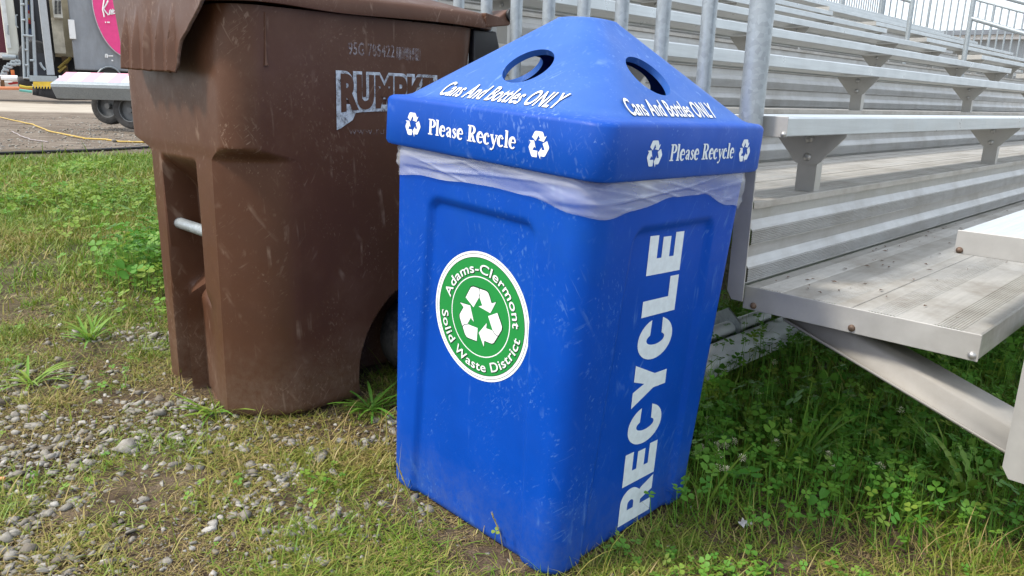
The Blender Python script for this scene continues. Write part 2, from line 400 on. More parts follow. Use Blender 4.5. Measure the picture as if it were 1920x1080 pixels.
def bin_body():
    mb = MB(); rings = []; nzr = 105
    for j in range(nzr+1):
        z = Z1*1.005*j/nzr; h = B0+(B1-B0)*z/Z1+.0015; r = .052
        if z < .012: h -= .006*(1-z/.012)**2
        ring = []
        for x, y, nx, ny, s in rsq(h, r, 66, 14):
            d = 0
            if s is not None:
                # rounded-rectangle recess, open at the foot
                ry = .03; qx = abs(s)-(.150+.030*(1-z/.727)-ry); qz = (z-.727+ry)
                sd_ = math.hypot(max(qx, 0), max(qz, 0))+min(max(qx, qz), 0)-ry
                d = .0105*sstep(.004, -.012, sd_)
            ring.append((x-nx*d, y-ny*d, z))
        rings.append(ring)
    mb.loft(rings, True, False); return mb.build('body', M_BLUE, BIN, 40)
bin_body()

def bin_cap():
    prof = [(A_-.004, Z1-.002, .040), (A_, Z1+.005, .044), (A_-.0005, Z2-.009, .044), (A_-.003, Z2-.003, .044), (A_-.008, Z2+.001, .046),
            (PB+.006, Z2+.003, .09), (PB-.004, Z2+.007, .09)]
    for k in range(1, 13):
        q = k/12; prof.append((PB-.004+(PT-PB+.004)*q, Z2+.007+(ZT-.006-Z2-.007)*q, .09+(.044-.09)*q))
    prof += [(PT-.006, ZT-.001, .040), (PT-.022, ZT+.002, .030), (.012, ZT+.003, .011)]
    inner = [(h-.009 if i < 5 else max(.010, h-.010), z if i == 0 else z-.009, max(.008, r-.006)) for i, (h, z, r) in enumerate(prof)]
    rings = [[(x, y, z) for x, y, *_ in rsq(h, r, 22, 10)] for h, z, r in prof]
    inn = [[(x, y, z) for x, y, *_ in rsq(h, r, 22, 10)] for h, z, r in inner]
    mb = MB(); mb.loft(inn[::-1]+rings, True, True)
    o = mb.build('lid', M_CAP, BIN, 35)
    sl_ = Vector((-(ZT-Z2), 0, -(PB-PT))).normalized()      # outward normal of a pyramid face (pointing to -x and up)
    for k in range(4):
        cz = 1.008; hx = PB+(PT-PB)*(cz-Z2)/(ZT-Z2)
        c = MB(); n_ = Vector((-(ZT-Z2), 0, (PB-PT))).normalized(); ctr = Vector((-hx, (-.012, .026, 0, 0)[k], cz))
        c.tube([ctr-n_*.05, ctr+n_*.05], .055, 48); co = c.build('cutter', M_CAP, None)
        co.matrix_world = BIN.matrix_world @ Matrix.Rotation(k*math.pi/2, 4, 'Z')
        m = o.modifiers.new('hole', 'BOOLEAN'); m.object = co; m.operation = 'DIFFERENCE'; m.solver = 'EXACT'
    bpy.context.view_layer.update(); dg = bpy.context.evaluated_depsgraph_get()
    me = bpy.data.meshes.new_from_object(o.evaluated_get(dg), depsgraph=dg)
    for m in list(o.modifiers): bpy.data.objects.remove(m.object)
    o.modifiers.clear(); o.data = me
    me.polygons.foreach_set('use_smooth', [True]*len(me.polygons)); me.set_sharp_from_angle(angle=R(35))
    return o
LID = bin_cap()

def bin_bag():
    # hang of the bag below the rim along the outline: index 0 is the middle of +x, counter-clockwise
    mb = MB(); base = rsq(B1+.005, .066, 100, 20); n = len(base); rows = 26; rings = []
    # photographed drop of the free edge: (position round the outline, drop)
    def drop(x, y):
        a = math.degrees(math.atan2(y, x)) % 360
        tab = [(0, .08), (60, .06), (120, .065), (135, .070), (150, .060), (185, .050), (205, .052), (220, .066), (228, .072), (238, .060), (262, .042), (285, .044), (305, .075), (315, .095), (330, .08), (360, .08)]
        for (p, q), (r_, s_) in zip(tab, tab[1:]):
            if p <= a <= r_: return q+(s_-q)*sstep(p, r_, a)
        return .07
    for j in range(rows+1):
        q = j/rows; ring = []
        for i, (x, y, nx, ny, s) in enumerate(base):
            d = drop(x, y); z = Z1+.012-(d+.012)*q
            t_ = math.atan2(y, x)*B1
            wr = .004*nz(t_*6+z*14, z*16, 4)+.0045*max(0, 1-abs(nz(t_*5-z*22, z*15, 9))*7)+.0035*max(0, 1-abs(nz(t_*8+z*30, z*12, 13))*8)
            off = .005*math.sin(math.pi*min(1, q*1.15))+wr*(.35+.65*q)*(1 if q < .97 else .6)
            off = max(off, -.003+.004)
            ring.append((x+nx*off, y+ny*off, z+.003*nz(t_*14, 3, 1)*q))
        rings.append(ring)
    mb.loft(rings); o = mb.build('bag_liner', M_BAG, BIN, 180); return o
bin_bag()

# lettering on the bin: L = face looking to the left of the picture (local -x), Rt = the other visible face (local -y)
def on_rim(face, s0, z0, sc, sx=1.0, dz=.0005):
    def m(u, v, lay):
        s, z, o_ = s0+u*sc*sx, z0+v*sc, A_+dz+lay*2e-5
        return (-o_, -s, z) if face == 'L' else (s, -o_, z)
    return m
def on_slope(face, s0, t0, sc, sx=1.0, dz=.0010):
    run, rise = PB-PT, ZT-Z2; ln = math.hypot(run, rise); n_ = (rise/ln, run/ln)
    def m(u, v, lay):
        s = s0+u*sc*sx; q = t0+v*sc; h = PB-run*q/ln+n_[0]*dz-.0007; z = Z2+.0045+rise*q/ln+n_[1]*dz
        return (-h, -s, z) if face == 'L' else (s, -h, z)
    return m
def on_body(face, dz=.0006, recess=.0090):
    k = (B1-B0)/Z1
    def m(s, z, lay=0):
        h = B0+k*z-recess+dz+lay*2e-5
        return (-h, -s, z) if face == 'L' else (s, -h, z)
    return m

for face, s1, s2, pl, pr in (('L', -.189, .161, -.139, .107), ('R', -.154, .195, -.101, .148)):
    mt = M_WHITE if face == 'L' else M_PALE
    for s in (s1, s2): decal('recycling_symbol', SYM[0], SYM[1], on_rim(face, s, .872, .0285, .96), mt, LID)
    v, f, wd, lay = serif('Please Recycle'); decal('lettering', v, f, on_rim(face, pl, .858, .031, (pr-pl)/(wd*.031)), mt, LID, lay)
    v, f, wd = text2d('Cans And Bottles ONLY', .012, .38)
    a, b = (-.146, .175) if face == 'L' else (-.197, .118)
    kx = (b-a)/wd
    decal('lettering', v, f, on_slope(face, a, .011, .060, kx/.060), M_WHITE, LID)
    o_ = text2d('Cans And Bottles ONLY', .024, .38); kx2 = (b-a+.002)/o_[2]
    decal('lettering_outline', o_[0], o_[1], on_slope(face, a-.001, .011, .060, kx2/.060, .0007), plain('dark_blue_print', (.003, .012, .06), .5), LID)

def recycle_word():
    """reads upward on the right face, capitals' tops to the left, stuck on slightly askew"""
    mb_v, mb_f = [], []; x = 0
    for ch in 'RECYCLE':
        sp, adv = heavy(ch); v, f = fill2d(sp); n = len(mb_v); mb_v += [(q[0]+x, q[1]) for q in v]; mb_f += [tuple(i+n for i in q) for q in f]; x += adv+.045
    x -= .045; ln = .690; hgt = .128; k = ln/x; B = on_body('R')
    def m(u, v, lay):
        z = .022+u*k+v*hgt*.03; s = .095-.047*(u/x)-v*hgt; return B(s, z)
    decal('lettering', mb_v, mb_f, m, M_PALE, BIN)
recycle_word()

def sticker():
    cs, cz = .0110, .5; B = on_body('L')
    def disc(r, lay, r0=0, n=96):
        if r0: return strip([((r+r0)/2*math.cos(2*math.pi*i/n), (r+r0)/2*math.sin(2*math.pi*i/n)) for i in range(n+1)], r-r0)
        return [(r*math.cos(2*math.pi*i/n), r*math.sin(2*math.pi*i/n)) for i in range(n)], [tuple(range(n))]
    def mp(dz): 
        Bz = on_body('L', dz)
        return lambda u, v, lay: Bz(cs+u, cz+v)
    v, f = disc(.1385, 0); root = decal('round_sticker', v, f, mp(.0006), M_WHITE, BIN)
    def sub(name, vf, dz, mat, sc=1): return decal(name, [(q[0]*sc, q[1]*sc) for q in vf[0]], vf[1], mp(dz), mat, root)
    sub('outline_ring', disc(.1335, 0, .1326), .0008, M_DKGREEN); sub('green_disc', disc(.1255, 0), .0008, M_GREEN)
    sub('outline_ring', disc(.1262, 0, .1252), .00095, M_DKGREEN); sub('inner_ring', disc(.0865, 0, .0842), .0011, M_WHITE)
    sub('recycling_symbol', SYM, .0014, M_WHITE, .071)
    sym_d = sub('symbol_outline', SYM, .0011, M_DKGREEN, .0735)
    # fold lines of the arrows
    for k in range(3):
        c, s = math.cos(R(-120*k)), math.sin(R(-120*k))
        vv, ff = strip([(-.12, .88), (-.06, .82), (-.04, .72), (-.07, .60)], .02)
        sub('fold_line', ([(x*c-y*s, x*s+y*c) for x, y in vv], ff), .0016, M_DKGREEN, .071)
    for body, r, a0, a1, up in (('Adams-Clermont', .0935, 168, 2, True), ('Solid Waste District', .1175, 187, 352, False)):
        for bold, dz, mat, sh in ((.012, .0014, M_WHITE, 0), (.03, .0011, M_DKGREEN, .0012)):
            v, f, wd = text2d(body, bold); k = R(abs(a1-a0))/wd; sc = .0285; out = []
            for x, y in v:
                th = R(a0)-x*k if up else R(a0)+x*k; rr = r+y*sc if up else r-y*sc
                out.append((rr*math.cos(th)+sh, rr*math.sin(th)-sh))
            sub('lettering' if sh == 0 else 'lettering_shadow', (out, f), dz, mat)
sticker()

# ------------------------------------------------------------------ brown wheeled cart
CART = bpy.data.objects.new('garbage_cart', None); COL.objects.link(CART)
tag(CART, 'tall scuffed brown wheeled garbage cart with ribbed lid flap and steel grab bar', 'garbage cart')
PSI = .784
_g = Vector((-.786, 1.975, 0)); _z = .05
BLANG = math.pi/2-PSI
# local frame: x runs from the front of the cart to its wheels, y across (positive = far side), z up
CART.location = (_g.x, _g.y, _z); CART.rotation_euler = (0, 0, BLANG)
CC = .205                                                   # centre line of the cart
def cart_half(zl): return .318+.030*min(1, zl/1.09)
def cart_outline(zl):
    """half outlines joined: front (40) corner (16) side (64) rear corner (8) rear (8), near then far side mirrored"""
    up = sstep(.715, .755, zl); wh = cart_half(zl)
    fh = .197+.012*zl; ur = .70+.10*zl/1.09
    low = []; hi = []
    uf = -.002
    # front segment, centre to corner start
    nf = 44
    for i in range(nf): low.append((0, fh*i/nf)); hi.append((uf, (wh-.085)*i/nf))
    for i in range(17):
        a = math.pi/2*i/16
        q = i/16; low.append((.175*(q**1.05), fh+(wh-fh)*math.sin(a*.98+.0001)**.9)); hi.append((uf+.085*(1-math.cos(a)), wh-.085+.085*math.sin(a)))
    ns = 120
    for i in range(1, ns+1):
        q = i/ns; low.append((.175+(ur-.07-.175)*q, wh)); hi.append((uf+.085+(ur-.07-uf-.085)*q, wh))
    for i in range(1, 9):
        a = math.pi/2*i/8; p = (ur-.07+.07*math.sin(a), wh-.07+.07*math.cos(a)); low.append(p); hi.append(p)
    for i in range(1, 9): p = (ur, (wh-.07)*(1-i/8)); low.append(p); hi.append(p)
    return [(a[0]+(b[0]-a[0])*up, a[1]+(b[1]-a[1])*up) for a, b in zip(low, hi)], nf, ns

def cart_body():
    rings = []; zs = list(np.linspace(0, .33, 46))+list(np.linspace(.338, .70, 44))+list(np.linspace(.706, .77, 16))+list(np.linspace(.785, 1.095, 26))
    for zl in zs:
        half, nf, ns = cart_outline(zl); ring = []
        full = [(u, -v) for u, v in half[::-1]][:-1]+half               # near side (negative) to far side
        for u, v in full:
            uu, vv = u, v
            if v > 0: vv += .062*sstep(.715, .755, zl)*min(1, v/.25)       # the far shoulder stands out further
            if zl < .735 and abs(v) < .235 and u < .12:
                lo = sstep(.36, .29, zl)                                 # lower channel takes over
                vq = v
                pocket = .095*sstep(-.108, -.090, vq)*sstep(.136, .118, vq)*sstep(.715, .60, zl)**.8*sstep(.26, .30, zl)
                chan = .048*sstep(.040, .055, vq)*sstep(.140, .125, vq) if vq > .04 else .045*sstep(-.20, .05, vq)
                dd = pocket*(1-lo)+max(chan, 0)*lo*sstep(.0, .02, zl+.012)
                uu += dd*(1 if u < .002 else max(0, 1-u/.1))
            # wheel arches cut into both rear lower sides
            rr = math.hypot(u-.645, zl-.07)
            if u > .25 and zl < .42 and abs(v) > .2:
                dpt = .19*sstep(.290, .258, rr); vv = vv-math.copysign(dpt, v)
            # slight sag of the big side panels
            if abs(v) > .25 and .2 < u < .75: vv += math.copysign(.006*math.sin(math.pi*(u-.2)/.55)*math.sin(math.pi*min(1, zl/1.05)), v)
            if zl < .02: k = (1-zl/.02)**2*.010; uu += k*(1 if u < .3 else -1); vv -= math.copysign(k, v)
            ring.append((uu, CC+vv, zl))
        rings.append(ring)
    mb = MB(); mb.loft(rings, True, False); o = mb.build('body', M_BROWN, CART, 28); return o
CB = cart_body()
# moulded drip rib on the near side
mb = MB(); mb.tube([(.095, CC-cart_half(1.06)-.001, 1.08), (.093, CC-cart_half(.98)-.001, 1.0), (.092, CC-cart_half(.95)-.002, .962), (.092, CC-cart_half(.95)-.003, .955)], [.0025, .003, .004, .006], 8); mb.build('drip_rib', M_BROWN, CART, 60)
mb = MB(); mb.tube([(.035, CC-.125, .505), (.035, CC+.145, .505)], .0165, 20); mb.build('grab_bar', M_GALV, CART, 40)

def cart_lid():
    # flat skirt round the top, then a low dome
    def ring(grow, z, wav=0):
        out = []
        wh = cart_half(1.09)+grow; u0, u1 = -.015-grow*.3, .85+grow
        n = 30
        pts = [(u0+(u1-u0)*i/n, -wh) for i in range(n)]+[(u1, -wh+2*wh*i/n) for i in range(n)]+[(u1-(u1-u0)*i/n, wh) for i in range(n)]+[(u0, wh-2*wh*i/n) for i in range(n)]
        for u, v in pts:
            # round the corners
            cu, cv = (u0+u1)/2, 0; r = .09; hx, hy = (u1-u0)/2, wh; dx, dy = abs(u-cu)-(hx-r), abs(v)-(hy-r)
            if dx > 0 and dy > 0: l = math.hypot(dx, dy); dx, dy = dx*r/l if l > r else dx, dy*r/l if l > r else dy; u = cu+math.copysign(hx-r+dx, u-cu); v = math.copysign(hy-r+dy, v)
            z_ = z+wav*(nz(u*4.5, v*4.5, 7)*.8+.35*math.sin(u*13))
            out.append((u, CC+v, z_))
        return out
    prof = [(.012, 1.098, .006), (.024, 1.098, .006), (.026, 1.108, .006), (.020, 1.132, .004), (.012, 1.140, .003), (-.02, 1.150, 0), (-.10, 1.175, 0), (-.2, 1.190, 0)]
    mb = MB(); mb.loft([ring(*p_) for p_ in prof], False, True); o = mb.build('lid', M_BROWN, CART, 50)
    # front flap: ribbed apron bent down from the lid
    fl = MB(); NU, NV = 420, 60
    ribs = [.168, .086, .004, -.078, -.155]
    def lerp_tab(tab, x):
        for (p, a), (q, b) in zip(tab, tab[1:]):
            if x <= q: return a+(b-a)*(x-p)/(q-p)
        return tab[-1][1]
    def fn(a, b):
        q = b; ne = lerp_tab([(0, -.415), (.24, -.372), (.42, -.312), (.62, -.238), (.70, -.205), (.80, -.190), (1, -.172)], q)+.004*nz(q*17, 2, 2)*(q > .3)
        fa = .330-.118*q; v = ne+(fa-ne)*a; u = -.040-.018*q
        if v > fa-.035: u += .9*(v-fa+.035)*(.3+.7*q)                       # far side return
        for r_ in ribs:
            t_ = sstep(.34, .80, q); wv = .006+.017*q; d_ = (v-r_)/wv
            if abs(d_) < 1: u -= .015*t_*(1-abs(d_))
        z = 1.195-.250*q-.003*sstep(.9, 1, q)*nz(v*60, 5, 5)-.030*(fa-v)*q
        return (u, CC+v, z)
    fl.grid(fn, NU, NV); fo = fl.build('lid_flap', M_BROWN, o, 30); fo.data.materials.append(plain('torn_plastic_edge', (.15, .095, .07), .8, var=.4, scale=90))
    m = fo.modifiers.new('thickness', 'SOLIDIFY'); m.thickness = .008; m.offset = 0; m.material_offset_rim = 1
    return o
CL = cart_lid()
# hinge, rear handle and wheels
mb = MB(); wh = cart_half(1.09)
mb.prism([(.80, 1.098), (.90, 1.112), (.925, 1.128), (.93, 1.150), (.915, 1.162), (.895, 1.158), (.86, 1.135), (.80, 1.142)], 'y', CC-wh-.024, CC-wh+.05); bevel(mb.build('hinge_lug', M_BROWN, CART), .004)
mb = MB(); mb.tube([(.905, CC-wh-.032, 1.143), (.905, CC-wh-.02, 1.143)], .0195, 24); bevel(mb.build('hinge_cap', M_BLACKPL, CART), .003)
mb = MB(); mb.tube([(.905, CC-wh-.02, 1.143), (.905, CC+wh+.02, 1.143)], .011, 16); mb.build('hinge_rod', M_GALV, CART, 60)
mb = MB()
for s in (-1, 1):
    mb = MB(); mb.prism([(.79, 1.095), (.885, 1.095), (.90, 1.05), (.90, 1.0), (.92, .96), (.95, .93), (.93, .915), (.88, .93), (.84, .98), (.79, .90)], 'y', CC+s*(wh-.03)-.014, CC+s*(wh-.03)+.014); bevel(mb.build('handle_bracket', M_BLACKPL, CART), .005)
mb = MB(); mb.tube([(.94, CC-wh+.03, .925), (.94, CC+wh-.03, .925)], .016, 14); mb.build('rear_handle', M_BLACKPL, CART, 40)
for s in (-1, 1):
    cy = CC+s*.235; mb = MB(); prof = [(.075, -.045), (.115, -.047), (.132, -.036), (.137, -.012), (.137, .012), (.132, .036), (.115, .047), (.075, .045)]
    rings = [[(.65+r*math.cos(2*math.pi*k/48), cy+y, .125+r*math.sin(2*math.pi*k/48)) for k in range(48)] for r, y in prof]
    mb.loft(rings); ty = mb.build('wheel', M_DUSTY, CART, 40)
    mb = MB(); mb.tube([(.65, cy-.035, .125), (.65, cy+.035, .125)], [.078, .078], 32); bevel(mb.build('hub', M_BLACKPL, ty), .01)
mb = MB(); mb.tube([(.65, CC-.22, .125), (.65, CC+.22, .125)], .012, 12); mb.build('axle', M_GALV, CART, 60)

# hot-stamped marks on the near side
def on_cart(u0, z0, dz=.0025):
    def m(u, z, lay=0):
        uu = u0+u; zz = z0+z; sag = .006*math.sin(math.pi*(uu-.2)/.55)*math.sin(math.pi*min(1, zz/1.05)) if .2 < uu < .75 else 0
        return (uu, CC-cart_half(zz)-sag-dz-lay*2e-5, zz)
    return m
def refine(v, f, mx=.02):
    bm = bmesh.new(); vs = [bm.verts.new((q[0], q[1], 0)) for q in v]
    for q in f:
        try: bm.faces.new([vs[i] for i in q])
        except ValueError: pass
    for _ in range(6):
        es = [e for e in bm.edges if e.calc_length() > mx]
        if not es: break
        bmesh.ops.subdivide_edges(bm, edges=es, cuts=1); bmesh.ops.triangulate(bm, faces=bm.faces)
    bm.verts.ensure_lookup_table(); bm.verts.index_update()
    r = [(q.co.x, q.co.y) for q in bm.verts], [tuple(i.index for i in q.verts) for q in bm.faces]; bm.free(); return r
def arch(u): return -.028*(1-(2*u/.345-1)**2) if 0 <= u <= .345 else 0     # lower edge of the plate bows upward in the middle
def stamp():
    W, T = .345, .108
    low = lambda u: -.020*(abs(2*u/W-1)**2.2)
    plate = [(0, -.050), (.012, -.046), (.05, -.024)]+[(u, low(u)*.6) for u in np.linspace(.06, W-.005, 16)]+[(W, T-.006)]+[(.02, T), (.008, T-.004), (0, T-.02)]
    band = [(0, -.050), (.012, -.046), (.05, -.024)]+[(u, low(u)*.6) for u in np.linspace(.06, W-.005, 16)]+[(W-.005, .018), (.02, .018), (0, .03)]
    v, f = fill2d([band]); v, f = refine(v, f); plate_o = decal('brand_plate', v, f, on_cart(.288, .848), M_STAMP, CART)
    v, f, wd = text2d('RUMPKE', .12, 0, .78); k = W/wd; out = []
    for x, y in v:
        u = x*k; b = low(u)*.7+.006; out.append((u, b+(y+.10)/.93*(T-b)))
    out, f = refine(out, f); decal('lettering_rim', out, f, on_cart(.288, .848, .0028), M_STAMP, plate_o)
    v, f, wd = text2d('RUMPKE', .055, 0, .78); k = (W-.03)/wd; out = []
    for x, y in v:
        u = .014+x*k; b = low(u)*.7+.012; out.append((u, b+(y+.02)/.75*(T-.012-b)))
    out, f = refine(out, f); decal('brand_lettering', out, f, on_cart(.288, .848, .0036), M_BROWN, plate_o)
    v, f, wd = text2d('95G 785422', .01, 0, 1); k = .150/wd; decal('serial_number', [(x*k, y*.046) for x, y in v], f, on_cart(.328, .995), M_STAMP2, CART)
    bars = MB(); u = 0
    v, f = [], []
    while u < .085:
        wd_ = random.choice((.0015, .002, .0035)); n = len(v); v += [(u, 0), (u+wd_, 0), (u+wd_, .034), (u, .034)]; f.append((n, n+1, n+2, n+3)); u += wd_+random.choice((.001, .0018, .003))
    decal('bar_code', v, f, on_cart(.484, .990), M_STAMP2, CART)
    v, f, wd = text2d('www.rumpke.com', .0, 0, 1); k = .27/wd; decal('web_address', [(x*k, y*.03) for x, y in v], f, on_cart(.325, .785), M_GHOST, CART)
stamp()

# ------------------------------------------------------------------ bleachers (local x along the rows, y up the rows, z up)
BL = bpy.data.objects.new('bleachers', None); COL.objects.link(BL); BL.rotation_euler = (0, 0, BLANG)
tag(BL, 'aluminium grandstand bleachers with rows of bench seats and galvanised picket railings', 'bleachers')
L0, L1 = 1.735, 17.2; RISE, RUN = .213, .625; D2 = .903; ZT1 = .50
NROW = 10
AISLE = (9.05, 10.35)
def ribs(y0, y1, z, n, h=.0016):
    out = []
    for i in range(n): a = y0+(y1-y0)*i/n; b = y0+(y1-y0)*(i+1)/n; out += [(a, z), (a+(b-a)*.3, z+h), (a+(b-a)*.7, z+h), (b, z)]
    return out
def treads():
    # lowest foot platform: two planks, closed front lip
    mb = MB()
    for a, b, g in ((.369, .632, 0), (.634, .899, 1)):
        wd = b-a; p = []
        if not g: p += [(a, ZT1-.056), (a, ZT1-.003), (a+.003, ZT1)]
        else: p += [(a, ZT1-.012), (a, ZT1-.001), (a+.001, ZT1)]
        p += ribs(a+.035, a+.090, ZT1, 9)+ribs(b-.095, b-.035, ZT1, 9)+[(b-.001, ZT1), (b, ZT1-.001), (b, ZT1-.012)]
        mb.sweep(p, L0+.004, L1)
    mb.build('foot_platform', M_TREAD, BL, fix=False)
    mb = MB(); mb.prism([(.366, ZT1-.058), (.366, ZT1+.001), (.899, ZT1+.001), (.899, ZT1-.058)], 'x', L0, L0+.004)
    ec = mb.build('end_cap', M_PLATE, BL); bevel(ec, .0015)
    for d, m_ in ((.870, M_RUST), (.625, M_RUST), (.378, M_BOLT)):
        bolt(ec, L0, d, ZT1-.046, m_)
    for k in range(2, NROW+1):
        z = ZT1+RISE*(k-1); d = D2+RUN*(k-2); mb = MB()
        p = [(d+.018, z-.02), (d-.006, z-.018), (d-.006, z-.002), (d-.004, z), (d+.012, z), (d+.016, z-.006), (d+.03, z-.006), (d+.034, z-.003)]
        for a, b in ((d+.036, d+.234), (d+.238, d+.428), (d+.432, d+RUN-.004)):
            p += [(a, z-.010), (a+.002, z-.003)]+ribs(a+.03, a+.075, z-.003, 7, .0013)+ribs(b-.08, b-.03, z-.003, 7, .0013)+[(b-.002, z-.003), (b, z-.010)]
        mb.sweep(p, L0, L1); mb.build('foot_plank', M_TREAD, BL, fix=False)
        # riser of two ribbed boards
        zb = z-RISE; mb = MB(); h = (RISE-.022)/2; p = []
        for q in (0, 1):
            a = z-.020-q*h
            p += [(d+.010, a), (d+.009, a-h*.30), (d-.004, a-h*.50), (d-.006, a-h*.53)]
            for i in range(8): s = a-h*(.55+.38*i/8); p += [(d-.006, s), (d-.0085, s-.0013), (d-.0085, s-.0030), (d-.006, s-.0042)]
            p += [(d-.006, a-h*.95), (d+.010, a-h*.99)]
        p.append((d+.010, zb-.04))
        mb.sweep(p, L0+.002, L1); mb.build('riser', M_ALU, BL, fix=False)
def bolt(par, l, d, z, m=None, r=.0085, axis='x', sgn=-1):
    mb = MB(); ax_ = Vector((sgn, 0, 0)) if axis == 'x' else Vector((0, sgn, 0)); p = Vector((l, d, z))
    mb.tube([p, p+ax_*.001, p+ax_*.004, p+ax_*.0065], [r, r, r*.85, r*.35], 12); return mb.build('bolt', m or M_BOLT, par, 60)
treads()

def seat(k, a, b):
    d = .837+RUN*(k-2); z = .919+RISE*(k-2); d1 = d+.245; mb = MB()
    if k == 1: d, d1, z = .195, .443, .707
    p = [(d+.012, z-.045), (d+.002, z-.045), (d, z-.043), (d, z-.004), (d+.004, z)]
    p += ribs(d+.03, d1-.03, z, 14, .0008)+[(d1-.004, z), (d1, z-.004), (d1, z-.043), (d1-.002, z-.045), (d1-.012, z-.045)]
    p += [(d1-.012, z-.038), (d+.012, z-.038), (d+.012, z-.045)]
    mb.sweep(p, a, b); s = mb.build('seat_board', M_SEAT, BL, fix=False)
    for e0, e1 in ((a-.003, a), (b, b+.003)):
        mb = MB(); mb.box(e0, e1, d-.0015, d1+.0015, z-.047, z+.001); bevel(mb.build('end_cap', M_PLATE, s), .001)
    if k <= 4: bolt(s, a-.003, d+.006 if k > 1 else d1-.008, z-.040, M_RUST if k == 1 else M_BOLT, .007)
    return s
def bracket(k, l):
    d = .837+RUN*(k-2); z = .919+RISE*(k-2)-.045; zt = ZT1+RISE*(k-1)-.002; c = d+.105
    mb = MB()
    top, bot = .102, .028
    side = [(top-.012*0, 0), (top, -.006), (top*.86, -.022), (top*.70, -.041), (top*.53, -.060), (bot+.012, -.078), (bot+.002, -.086)]
    poly = [(c-a, z+b) for a, b in side]+[(c+a, z+b) for a, b in side[::-1]]
    mb.prism(poly, 'x', l, l+.005); o = mb.build('seat_bracket', M_PLATE, BL)
    mb = MB(); mb.prism([(l+.0055, c-bot), (l+.042, c-bot), (l+.042, c-bot+.005), (l+.011, c-bot+.005), (l+.011, c+bot), (l+.0055, c+bot)], 'z', zt, z-.012); mb.build('post', M_PLATE, o)
    if k <= 5:
        for q in (z-.018, z-.068): bolt(o, l, c, q, M_BOLT, .0115)
for k in range(1, NROW+1):
    z_ = .919+RISE*(k-2)
    seat(k, 1.740, AISLE[0] if k < 99 else 0)
    if k > 3: seat(k, AISLE[1], L1-.1)
for k in range(2, 9):
    for j in range(5):
        l = 2.10+1.86*j-(.0 if j < 4 else .60)
        if k > 3 and j == 0 and k > 6: continue
        bracket(k, l)
    if k > 3:
        for l in (10.5, 12.2, 14.0, 15.8): bracket(k, l)

# end plates, stringers and ground frame
def end_plate(d0, d1, z0, z1):
    mb = MB(); c = .014; mb.prism([(d0, z0), (d1-c, z0), (d1, z0+.022), (d1, z1), (d0, z1)], 'x', L0-.034, L0-.030); 
    return mb.build('end_plate', M_PLATE, BL)
end_plate(.884, .928, .468, .80); end_plate(.200, .282, .228, .56)
for k in range(3, NROW+1): end_plate(.872+RUN*(k-2), .958+RUN*(k-2), .468+RISE*(k-2), .80+RISE*(k-2))
for l in (1.775, 3.6, 5.43, 7.26, 9.09):
    mb = MB(); sl_ = RISE/RUN*.99
    def zz(d): return .437+(d-.822)*sl_
    d0, d1 = .05, .80
    v = lambda l_, d, dz: (l_, d, zz(d)+dz)
    prof = [(-.012, .004), (-.012, .0), (0, .001), (0, .048), (.006, .056), (.088, .060), (.094, .052), (.094, -.02), (.125, -.02), (.125, -.016)]
    mb.add([v(l+a, d0, b) for a, b in prof]+[v(l+a, d1, b) for a, b in prof], [(i, i+1, i+1+len(prof), i+len(prof)) for i in range(len(prof)-1)])
    o = mb.build('stringer', M_STRING, BL, 15, fix=False); m = o.modifiers.new('thickness', 'SOLIDIFY'); m.thickness = .004; m.offset = -1
mb = MB(); mb.box(1.98, L1, .290, .335, .425, .465); bevel(mb.build('cross_beam', M_PLATE, BL), .004)
mb = MB()
prof = [(1.265, .012), (1.265, .068), (1.272, .078), (1.283, .082), (1.345, .082)]
mb.sweep(prof, 2.02, L1); o = mb.build('ground_angle', M_RAIL, BL, 60, fix=False); m = o.modifiers.new('thickness', 'SOLIDIFY'); m.thickness = .008; m.offset = -1
mb = MB(); mb.tube([(2.05, 1.42, .085), (2.9, 1.40, .09)], .03, 14); mb.build('brace_pipe', M_RAIL, BL, 60); mb = MB(); mb.prism([(1.36, .03), (1.36, .12), (1.42, .17), (1.50, .12), (1.50, .03)], 'x', 2.62, 2.63); mb.build('frame_foot', M_GALV, BL, 40)
for l in (3.6, 7.2, 10.9, 14.5):
    for d in (2.2, 4.0, 6.0):
        mb = MB(); mb.box(l, l+.06, d-.03, d+.03, -.25, .437+(d-.822)*.337); mb.build('frame_leg', M_GALV, BL)

